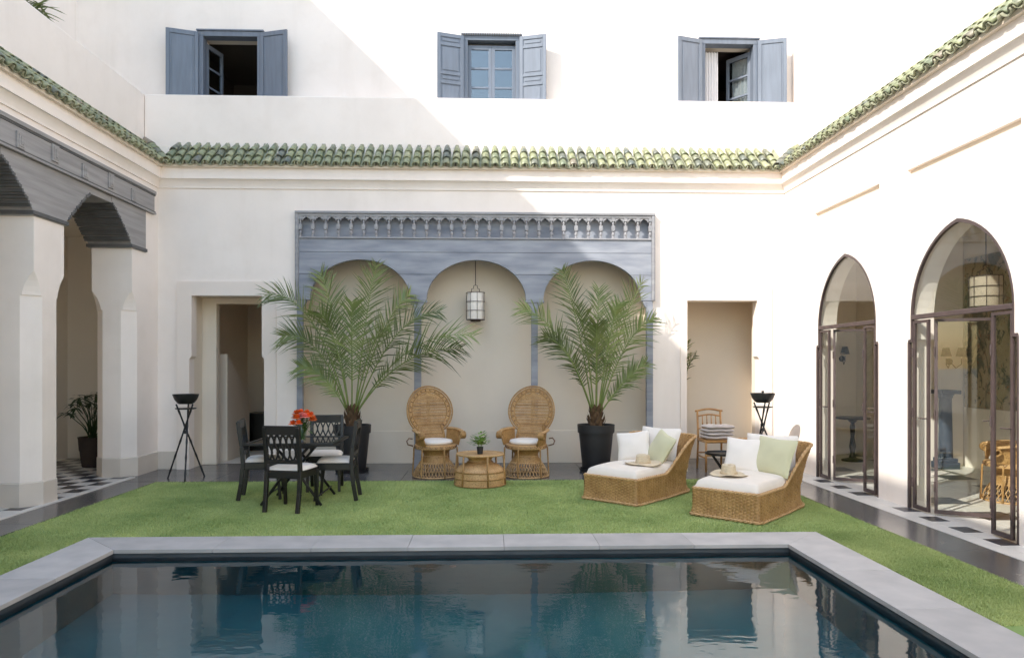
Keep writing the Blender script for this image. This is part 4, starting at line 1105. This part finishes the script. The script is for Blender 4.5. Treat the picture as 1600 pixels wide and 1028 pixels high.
# --- wicker daybed (local: foot end at x=0, head towards +x, y across)
def daybed():
    c = empty('wicker_daybed'); c['category'] = 'daybed'
    L, W = 1.30, .36
    path = []       # outer perimeter at seat height, starting at the foot centre
    R_ = .17
    def add(x, y): path.append((x, y))
    for q in range(9): add(0, -W * q / 8 * .93)
    for q in range(1, 5): a = q / 4 * pi / 2; add(.03 - .03 * cos(a), -W + .025 - .025 * sin(a) + .0)
    for q in range(1, 26): add(.03 + (L - R_ - .03) * q / 25, -W)
    for q in range(1, 9): a = q / 8 * pi / 2; add(L - R_ + R_ * sin(a), -W + R_ * (1 - cos(a)))
    for q in range(1, 6): add(L, (-W + R_) * (1 - q / 5))
    half_ = list(path); path = half_ + [(x, -y) for x, y in reversed(half_[:-1])]
    # arc length parameter
    S = [0]
    for a, b in zip(path, path[1:]): S.append(S[-1] + math.dist(a, b))
    tot = S[-1]
    def at(s):
        s = s % tot
        i = max(j for j in range(len(S)) if S[j] <= s + 1e-9); i = min(i, len(path) - 2)
        f = (s - S[i]) / max(1e-9, S[i + 1] - S[i]); a, b = path[i], path[i + 1]; p = (a[0] + (b[0] - a[0]) * f, a[1] + (b[1] - a[1]) * f)
        d = Vector((b[0] - a[0], b[1] - a[1])).normalized(); return p, Vector((-d.y, d.x)) * -1
    cache = {}
    def hgt(x):
        t_ = min(1, max(0, (x - .62) / .58)); return .275 + .405 * (t_ * t_ * (3 - 2 * t_))
    nu, nv = 600, 48
    samp = []
    for i in range(nu):
        p_, n_ = at(tot * i / nu); samp.append((p_, n_))
    # smooth normals
    for i in range(nu):
        n_ = sum((samp[(i + k) % nu][1] for k in range(-4, 5)), Vector((0, 0))).normalized(); cen = Vector((samp[i][0][0] - L / 2, samp[i][0][1]))
        if n_.dot(cen) < 0: n_ = -n_
        cache[i] = n_
    def surf(i, v, relief=True):
        p_ = samp[i % nu][0]; n_ = cache[i % nu]; h = hgt(p_[0]); z = h * v
        fl = .022 * (1 - min(1, z / .12)) ** 2                      # flared foot
        if h > .29: fl += .105 * max(0, (z - .26) / .42) ** 1.5 - .018 * sin(pi * min(1, z / .3))
        r = 0
        if relief:
            stk = i / nu * 100; row = int(z / .016)
            r = .0058 * abs(sin(pi * stk)) + .0022 * sin(2 * pi * stk * .5 + pi * (row % 2)) + .0014 * cos(2 * pi * z / .016)
        return (p_[0] + n_.x * (fl + r), p_[1] + n_.y * (fl + r), .006 + z)
    m = M(); m.grid(nu, nv, lambda u, v: surf(int(round(u * nu)), v), True); b = m.build('woven_body', 'wicker', c, True)
    so_ = b.modifiers.new('solid', 'SOLIDIFY'); so_.thickness = .02; so_.offset = -1
    top = [surf(i, 1, False) for i in range(0, nu, 2)]
    m = M()
    for ph in (0, 2 * pi / 3, 4 * pi / 3):
        pts = []
        for i, p_ in enumerate(top):
            a = i * .6 + ph; n_ = cache[(i * 2) % nu]; pts.append((p_[0] + n_.x * .010 * cos(a) - n_.x * .006, p_[1] + n_.y * .010 * cos(a) - n_.y * .006, p_[2] + .010 * sin(a)))
        m.tube(pts, .0105, 5, closed=True)
    m.build('braided_rim', 'wicker_pale', c, True)
    bot = [surf(i, 0.03, False) for i in range(0, nu, 2)]; m = M()
    for ph in (0, pi):
        m.tube([(p_[0] + cache[(i * 2) % nu].x * (.008 * cos(i * .8 + ph) + .006), p_[1] + cache[(i * 2) % nu].y * (.008 * cos(i * .8 + ph) + .006), p_[2] + .008 * sin(i * .8 + ph)) for i, p_ in enumerate(bot)], .009, 5, closed=True)
    m.build('braided_foot', 'wicker_pale', c, True)
    # mattress
    def mt(u, v, top_):
        a = u * 2 - 1; b = v * 2 - 1; k = (1 - abs(a) ** 8) * (1 - abs(b) ** 8)
        x = .015 + (L - .10) * (u); y = b * (W - .015)
        bul = .012 * sin(pi * u) * cos(b * pi / 2) + .004 * sin(u * 9 + 1) * sin(b * 5)
        return (x, y, (.305 + .085 * k ** .3 + bul) if top_ else .255)
    m = M().grid(40, 28, lambda u, v: mt(u, v, True)); m.grid(40, 28, lambda u, v: mt(u, v, False))
    n0 = 40 * 28; fs = []
    rim = [i * 28 for i in range(40)] + [39 * 28 + j for j in range(1, 28)] + [i * 28 + 27 for i in range(38, -1, -1)] + [j for j in range(26, 0, -1)]
    for a, b in zip(rim, rim[1:] + rim[:1]): m.f.append((a, b, n0 + b, n0 + a))
    m.build('mattress', 'cream_fabric', c, 60)
    return c
db = daybed(); dg = 'wicker daybeds on the turf'
a_db = atan2(.93, .88)
def db_world(org, lx, ly, lz): return (org[0] + lx * cos(a_db) - ly * sin(a_db), org[1] + lx * sin(a_db) + ly * cos(a_db), lz)
o1 = (1.385, 8.13, 0); o2 = (2.395, 7.18, 0)
place(db, o1, a_db, 'wicker daybed with white mattress nearest the black palm pot', 'daybed', dg)
place(copy_tree(db), o2, a_db, 'wicker daybed with white mattress nearest the arched glass doors', 'daybed', dg)
def pillow(name, mt, label, org, lx, ly, lz, yaw, tilt, w_=.44, h_=.40, th=.07, roll=0.):
    m = M(); n_ = 22
    def f(u, v, s):
        a = u * 2 - 1; b = v * 2 - 1; k = max(0, (1 - a * a) * (1 - b * b)) ** .42
        px = a * w_ / 2 * (1 - .10 * (1 - b * b) * abs(a) ** 3 * 0 - .07 * (1 - abs(b)) * abs(a)); pz = b * h_ / 2 * (1 - .08 * (1 - abs(a)) * abs(b))
        wr = .009 * sin(a * 3.1 + b * 2.2 + lx * 9) * k + .004 * sin(b * 5.3 - a * 3 + ly * 7) * k
        return (px, s * (th * k + wr * .6) , pz)
    m.grid(n_, n_, lambda u, v: f(u, v, 1)); m.grid(n_, n_, lambda u, v: f(u, v, -1))
    o = m.build(name, mt, None, True); p_ = db_world(org, lx, ly, lz)
    o.matrix_basis = Matrix.Translation(p_) @ Matrix.Rotation(a_db + pi / 2 + yaw, 4, 'Z') @ Matrix.Rotation(tilt, 4, 'X') @ Matrix.Rotation(roll, 4, 'Y')
    return tag(o, label, 'pillow', 'pillows on the daybeds')
for org, nm, v_ in ((o1, 'the daybed nearest the palm pot', 0), (o2, 'the daybed nearest the glass doors', 1)):
    pillow('pillow', 'white_fabric', 'plain white square pillow at the front on ' + nm, org, .84 + .03 * v_, .20 - .02 * v_, .555, radians(20 - 10 * v_), radians(24 + 4 * v_), .41, .38 + .03 * v_, .065, radians(8 - 9 * v_))
    pillow('pillow', 'white_fabric', 'wide off-white back cushion leaning behind on ' + nm, org, 1.07, -.02 - .03 * v_, .585, radians(-4 + 7 * v_), radians(20), .58, .42, .08)
    pillow('pillow', 'green_fabric', 'pale green square pillow on ' + nm, org, .87, -.16, .555 + .012 * v_, radians(-30 + 14 * v_), radians(28 - 5 * v_), .45 + .05 * v_, .40 + .03 * v_, .07, radians(-13 + 11 * v_))
def hat(org, lx, ly, lz, yaw, label):
    h = tag(empty('sun_hat', db_world(org, lx, ly, lz), yaw), label, 'hat', 'straw hats on the daybeds')
    def brim(u, v):
        a = 2 * pi * u; r = .085 + .125 * v; return (r * 1.08 * cos(a), r * .92 * sin(a), .008 + .012 * v * cos(2 * a) * v + .004 * sin(5 * a) * v)
    b = M().grid(48, 8, brim, True).build('brim', 'straw', h, True); s_ = b.modifiers.new('solid', 'SOLIDIFY'); s_.thickness = .004
    def crown(u, v):
        a = 2 * pi * u; t_ = v; r = .088 * (1 - .18 * t_) * (1 if t_ < .8 else sqrt(max(0, 1 - ((t_ - .8) / .2) ** 2)) * .999 + .001)
        z = .008 + .105 * min(1, t_ / .9) - .022 * exp_(-(sin(a) / .35) ** 2) * max(0, t_ - .6) / .4
        return (r * 1.08 * cos(a), r * .92 * sin(a), z)
    M().grid(40, 16, crown, True).build('crown', 'straw', h, True)
    M().lathe([(.091, .010), (.092, .012), (.0885, .032), (.087, .032)], 32).build('hat_band', 'hat_band', h, 40)
def exp_(x): return math.exp(x)
hat(o1, .50, -.14, .400, .4, 'straw sun hat on the daybed nearest the palm pot')
hat(o2, .36, .12, .400, 1.5, 'straw sun hat on the daybed nearest the glass doors')

# --- small black side table
t = tag(empty('side_table', (3.02, 9.12, 0)), 'small round black tray table between the two daybeds', 'table')
M().lathe([(.001, .415), (.21, .415), (.222, .42), (.222, .445), (.212, .445), (.208, .425), (.001, .425)], 32).build('tray_top', 'black_metal', t, 35)
for k in range(4):
    a = 2 * pi * k / 4 + .5; M().tube([(.19 * cos(a), .19 * sin(a), .415), (-.03 * cos(a) + .02 * sin(a), -.03 * sin(a) - .02 * cos(a), .19), (-.2 * cos(a), -.2 * sin(a), 0)], .009, 6).build('leg', 'black_metal', t, True)

# --- bamboo chair with folded towels in the alcove
c = tag(empty('bamboo_chair', (3.40, 10.62, 0), radians(4)), 'bamboo side chair with arched back holding towels in the alcove', 'chair')
w_, d_, sh = .43, .40, .45
for s in (-1, 1):
    M().tube([(s * w_ / 2 * 1.04, -d_ / 2 - .02, 0), (s * w_ / 2, -d_ / 2, sh)], [.018, .016], 8).build('leg', 'bamboo', c, True)
    M().tube([(s * .19, d_ / 2 + .03, 0), (s * .185, d_ / 2, sh), (s * .18, d_ / 2 + .05, .87)], .0165, 8).build('rear_post', 'bamboo', c, True)
    M().tube([(s * w_ / 2, -d_ / 2, .2), (s * .19, d_ / 2 + .01, .2)], .011, 7).build('stretcher', 'bamboo', c, True)
M().tube([(-w_ / 2, -d_ / 2, .24), (w_ / 2, -d_ / 2, .24)], .011, 7).build('stretcher', 'bamboo', c, True)
M().tube([(-.19, d_ / 2, .24), (.19, d_ / 2, .24)], .011, 7).build('stretcher', 'bamboo', c, True)
M().prism([(-w_ / 2 - .01, -d_ / 2 - .02), (w_ / 2 + .01, -d_ / 2 - .02), (.205, d_ / 2 + .01), (-.205, d_ / 2 + .01)], lambda u, v, t: (u, v, t), sh - .03, sh + .012).build('seat', 'bamboo', c, bevel=.01)
for z, k_, r in ((.865, .03, .015), (.79, .022, .012), (.60, .0, .011)):
    ext = .215 if z > .8 else .18
    M().tube([(-ext + 2 * ext * q / 12, d_ / 2 + .05 * (z - sh) / .42, z + k_ * sin(pi * q / 12) ** 1.5) for q in range(13)], r, 8).build('back_rail', 'bamboo', c, True)
for k in range(4):
    x = -.105 + k * .07; M().tube([(x, d_ / 2 + .018, .60), (x, d_ / 2 + .042, .80)], .008, 6).lathe([(.001, .66), (.012, .67), (.012, .69), (.001, .70)], 8, (x, d_ / 2 + .027)).build('spindle', 'bamboo', c, True)
for k in range(4):
    n_ = 18; hh = .052; z0 = .466 + k * .053; ww, dd = .42 + random.uniform(-.015, .01), .34
    def tw(u, v, top_):
        a = u * 2 - 1; b = v * 2 - 1; kk = (max(0, 1 - abs(a) ** 9) * max(0, 1 - abs(b) ** 9)) ** .4
        return (a * ww / 2, b * dd / 2, z0 + hh / 2 + (1 if top_ else -1) * (hh / 2 - .001) * kk + .004 * sin(a * 5 + k) * top_)
    m = M().grid(n_, n_, lambda u, v: tw(u, v, True)).grid(n_, n_, lambda u, v: tw(u, v, False))
    o = m.build('folded_towel', 'towel', None, True); o.location = (3.42 + random.uniform(-.012, .012), 10.60, 0); o.rotation_euler = (0, 0, radians(4 + random.uniform(-3, 3)))
    tag(o, ('lowest', 'second lowest', 'second highest', 'topmost')[k] + ' grey folded towel of the stack on the bamboo chair', 'towel', 'folded towels on the bamboo chair')

# --- palms
def frond(m, ms, P0, P1, P2, n=44, Lmax=.34, seed=0, w_=.0125):
    rg = random.Random(seed); P0, P1, P2 = Vector(P0), Vector(P1), Vector(P2)
    B = lambda t: P0 * (1 - t) ** 2 + P1 * 2 * t * (1 - t) + P2 * t * t
    D = lambda t: ((P1 - P0) * 2 * (1 - t) + (P2 - P1) * 2 * t).normalized()
    ms.tube([B(q / 14) for q in range(15)], [.012 * (1 - .88 * q / 14) + .0012 for q in range(15)], 5)
    ln = (P1 - P0).length + (P2 - P1).length
    out = Vector((P2.x - P0.x, P2.y - P0.y, 0)); out = out.normalized() if out.length > .05 else Vector((1, 0, 0))
    lat = abs(out.x) ** .7; tw = rg.choice((-1, 1)) * (lat * rg.uniform(.75, 1.25))
    for i in range(n):
        t = .22 + .78 * (i + .5) / n
        d = D(t); p = B(t); sd = d.cross(Vector((0, 0, 1)))
        if sd.length < .25: sd = d.cross(out.cross(Vector((0, 0, 1))).cross(d))
        if sd.length < 1e-3: sd = Vector((1, 0, 0))
        sd = (Matrix.Rotation(tw + rg.choice((-.42, 0, .42)) + rg.uniform(-.12, .12), 3, d) @ sd.normalized()); up = sd.cross(d).normalized()
        Ln = Lmax * min(1, .35 + (t - .22) * 2.6, .42 + (1 - t) * 2.6) * rg.uniform(.82, 1.1)
        fw = .62 + .75 * t + rg.uniform(-.05, .05)
        for s in (-1, 1):
            if rg.random() < .06: continue
            drp = rg.choice((.10, .16, .22, .34))
            dd = (d * (fw + rg.uniform(-.12, .12)) + sd * s * (1.0 + rg.uniform(-.1, .1)) + up * (.30 + rg.uniform(-.18, .18))).normalized()
            k = 3; vs = []; fs = []; nrm = dd.cross(up); nrm = nrm.normalized() if nrm.length > 1e-3 else sd; ww = w_ * rg.uniform(.8, 1.15)
            for q in range(k + 1):
                f = q / k; wd = ww * (1 - f) ** .7 * (1 if q else .55) if q < k else .0004
                c_ = p + dd * (Ln * f) + Vector((0, 0, -Ln * drp * f * f)); e = (nrm + up * .45 * s * 0).normalized()
                vs += [c_ - e * wd, c_ + e * wd]
            for q in range(k): fs.append((2 * q, 2 * q + 1, 2 * q + 3, 2 * q + 2))
            m.add(vs, fs)
def palm_pot(par, r, h):
    q = M().lathe([(.001, .0), (r * .70, .0), (r * .74, .02), (r * .93, h * .80), (r * .93, h * .82), (r, h * .82), (r * 1.02, h), (r * .95, h), (r * .92, h * .93), (.001, h * .93)], 40)
    pt = q.build('pot', 'pot_plastic', par, 35); pt.location = (0, 0, .03)
    M().lathe([(.001, 0), (r * .86, 0), (r * .93, .045), (r * .90, .045), (r * .84, .012), (.001, .012)], 36).build('saucer', 'pot_plastic', pt, 35).location = (0, 0, -.03)
    M().lathe([(r * .92, h * .90), (r * .5, h * .925), (.001, h * .94)], 24).build('soil', 'soil', pt, True)
def palm(name, label, loc, tips, r=.27, h=.66, Lmax=.33, n=44, group=None, sd=0, trunk=.30):
    P = tag(empty(name, loc), label, 'palm', group); palm_pot(P, r, h); zb_ = h * .93 + .03
    m = M(); m.lathe([(.085, zb_), (.095, zb_ + .06), (.075, zb_ + .15), (.05, zb_ + trunk)], 14)
    for k in range(40):
        a = k * 2.39; z = zb_ + .02 + trunk * .8 * k / 40; rr = .095 - .055 * k / 40
        leaf_quad(m, (rr * cos(a), rr * sin(a), z), (cos(a) * .5, sin(a) * .5, 1), .13, .03, (cos(a), sin(a), .2), .3)
    m.build('trunk', 'palm_trunk', P)
    for k, (tx, ty, tz, sag) in enumerate(tips):
        tip = Vector((tx, ty, tz)); a = atan2(ty, tx); b = Vector((.04 * cos(a), .04 * sin(a), zb_ + trunk * .55))
        mid = (b + tip) / 2; hor = Vector((tx, ty, 0)); d = (tip - b)
        ctl = b + Vector((hor.x * .42, hor.y * .42, d.z * .62 + sag))
        m, ms = M(), M(); frond(m, ms, b, ctl, tip, n, Lmax * min(1.1, .55 + d.length / 3.2), sd * 100 + k)
        f = m.build('frond', 'palm_leaf', P); ms.build('rachis', 'palm_stem', f, True)
    return P
L_T = [(-1.15, -.35, 2.55, .85), (-.97, -.15, 1.98, .60), (-.52, .25, 2.95, .25), (.32, .2, 3.08, .10), (.82, .2, 2.62, .35), (1.28, .0, 2.35, .60), (1.80, -.35, 1.98, .62), (1.62, -.60, 1.80, .45),
       (.08, -.45, 2.45, .25), (-.38, -.40, 2.30, .40), (.62, -.45, 2.10, .50), (-.78, .05, 1.55, .25)]
palm('potted_palm', 'feathery potted date palm behind the dining table', (-1.99, 10.60, 0), L_T, group='potted date palms', sd=1, Lmax=.43, n=40)
R_T = [(-.48, .22, 3.0, .12), (-1.12, -.05, 2.40, .50), (.08, .25, 2.72, .12), (.68, -.05, 2.80, .15), (.80, -.25, 2.25, .35), (.74, .0, 1.60, .02), (-.32, -.35, 2.42, .25), (.28, -.35, 2.45, .22), (-.78, -.25, 1.98, .35), (.45, .15, 2.35, .2), (-.05, -.4, 2.15, .3)]
palm('potted_palm', 'feathery potted date palm between peacock chair and daybed', (1.60, 10.55, 0), R_T, group='potted date palms', sd=2, Lmax=.40, n=38)

palm('potted_palm', 'palm frond tip peeking round the left jamb of the towel alcove', (3.02, 11.62, 0), [(.30, -.28, 1.72, .35), (.22, -.05, 1.95, .25), (-.05, .12, 2.05, .2), (.10, .2, 1.8, .2)], r=.14, h=.40, Lmax=.26, n=22, sd=3, trunk=.2)
def leafy(name, label, loc, H_, spread, ns, pot, sd, group=None, L_=.16, w_=.02, mt='leaf_dark'):
    rg = random.Random(sd); P = tag(empty(name, loc), label, 'potted plant', group)
    M().lathe([(.001, 0), (.15, 0), (.165, .10), (.17, .12), (.18, .24), (.19, .26), (.205, .44), (.215, .46), (.205, .46), (.19, .42), (.001, .42)], 24).build('pot', pot, P, 30)
    st = M(); lv = M()
    for k in range(ns):
        a = rg.uniform(0, 2 * pi); r = spread * sqrt(rg.random()); z = H_ * rg.uniform(.62, 1); tip = (r * cos(a), r * sin(a), z)
        st.tube([(rg.uniform(-.06, .06), rg.uniform(-.06, .06), .4), (tip[0] * .4, tip[1] * .4, z * .75), tip], [.011, .008, .004], 5)
        for j in range(9):
            b = 2 * pi * j / 9 + rg.random(); leaf_quad(lv, tip, (cos(b), sin(b), rg.uniform(-.35, .45)), L_ * rg.uniform(.8, 1.5), w_, (0, 0, 1), .25, 4, .06)
    st.build('stems', 'leaf_dark', P, True); lv.build('leaves', mt, P); return P
leafy('potted_plant', 'dark leafy plant in a brown pot inside the pillared gallery', (-6.10, 11.3, 0), 1.18, .42, 22, 'pot_clay', 3, 'gallery plants')
leafy('potted_plant', 'leafy plant at the left edge beside the nearest gallery pillar', (-5.50, 7.25, 0), 1.15, .40, 18, 'pot_clay', 5, 'gallery plants', mt='palm_leaf')
leafy('terrace_plant', 'green plant on the roof terrace above the left tiled eave', (-5.9, 9.15, 5.45), .66, .26, 26, 'pot_clay', 9, None, .25, .016, 'palm_leaf')

# --- things inside the room behind the glass doors
t = tag(empty('pedestal_table', (5.95, 11.5, 0)), 'small dark pedestal table inside the narrower arched door', 'table')
M().lathe([(.001, .69), (.26, .69), (.27, .70), (.27, .72), (.001, .72)], 28).build('table_top', 'black_wood', t, 35)
M().lathe([(.17, 0), (.17, .03), (.06, .06), (.035, .12), (.05, .25), (.03, .40), (.045, .55), (.03, .62), (.09, .69)], 18).build('pedestal', 'black_wood', t, 40)
t = tag(empty('painted_column', (6.95, 10.66, 0)), 'dark blue fluted half column indoors beside the cream chimney breast', 'column')
M().box(-.14, -.14, 0, .14, .14, .10).box(-.12, -.12, .10, .12, .12, .16).build('base', 'blue_paint', t, bevel=.008)
M().lathe([(.10, .16), (.095, .5), (.085, 1.06)], 20).build('shaft', 'blue_paint', t, 40)
M().lathe([(.085, 1.06), (.10, 1.08), (.10, 1.10), (.12, 1.13)], 20).box(-.15, -.15, 1.13, .15, .15, 1.19).build('capital', 'blue_paint', t, 40, .006)
def sconce(loc, rz, label, n=2):
    s_ = tag(empty('wall_sconce', loc, rz), label, 'sconce', 'black shaded wall sconces indoors')
    M().lathe([(.001, -.02), (.05, -.02), (.05, 0), (.001, 0)], 14).xf(Matrix.Rotation(pi / 2, 4, 'X')).build('wall_plate', 'lamp_black', s_, 40)
    for k in range(n):
        x = (k - (n - 1) / 2) * .24
        M().tube([(0, -.01, 0), (x * .5, -.06, -.10), (x, -.10, -.04), (x, -.10, .05)], .008, 6).build('arm', 'lamp_black', s_, True)
        M().lathe([(.075, .08), (.045, .21), (.043, .21), (.073, .08)], 18, (x, -.10), False).build('lamp_shade', 'lamp_black', s_, 40)
sconce((7.16, 10.88, 1.62), 0, 'black shaded double sconce seen through the larger arched door')
sconce((6.22, 12.38, 1.68), 0, 'black shaded single sconce seen through the narrower arched door', 1)
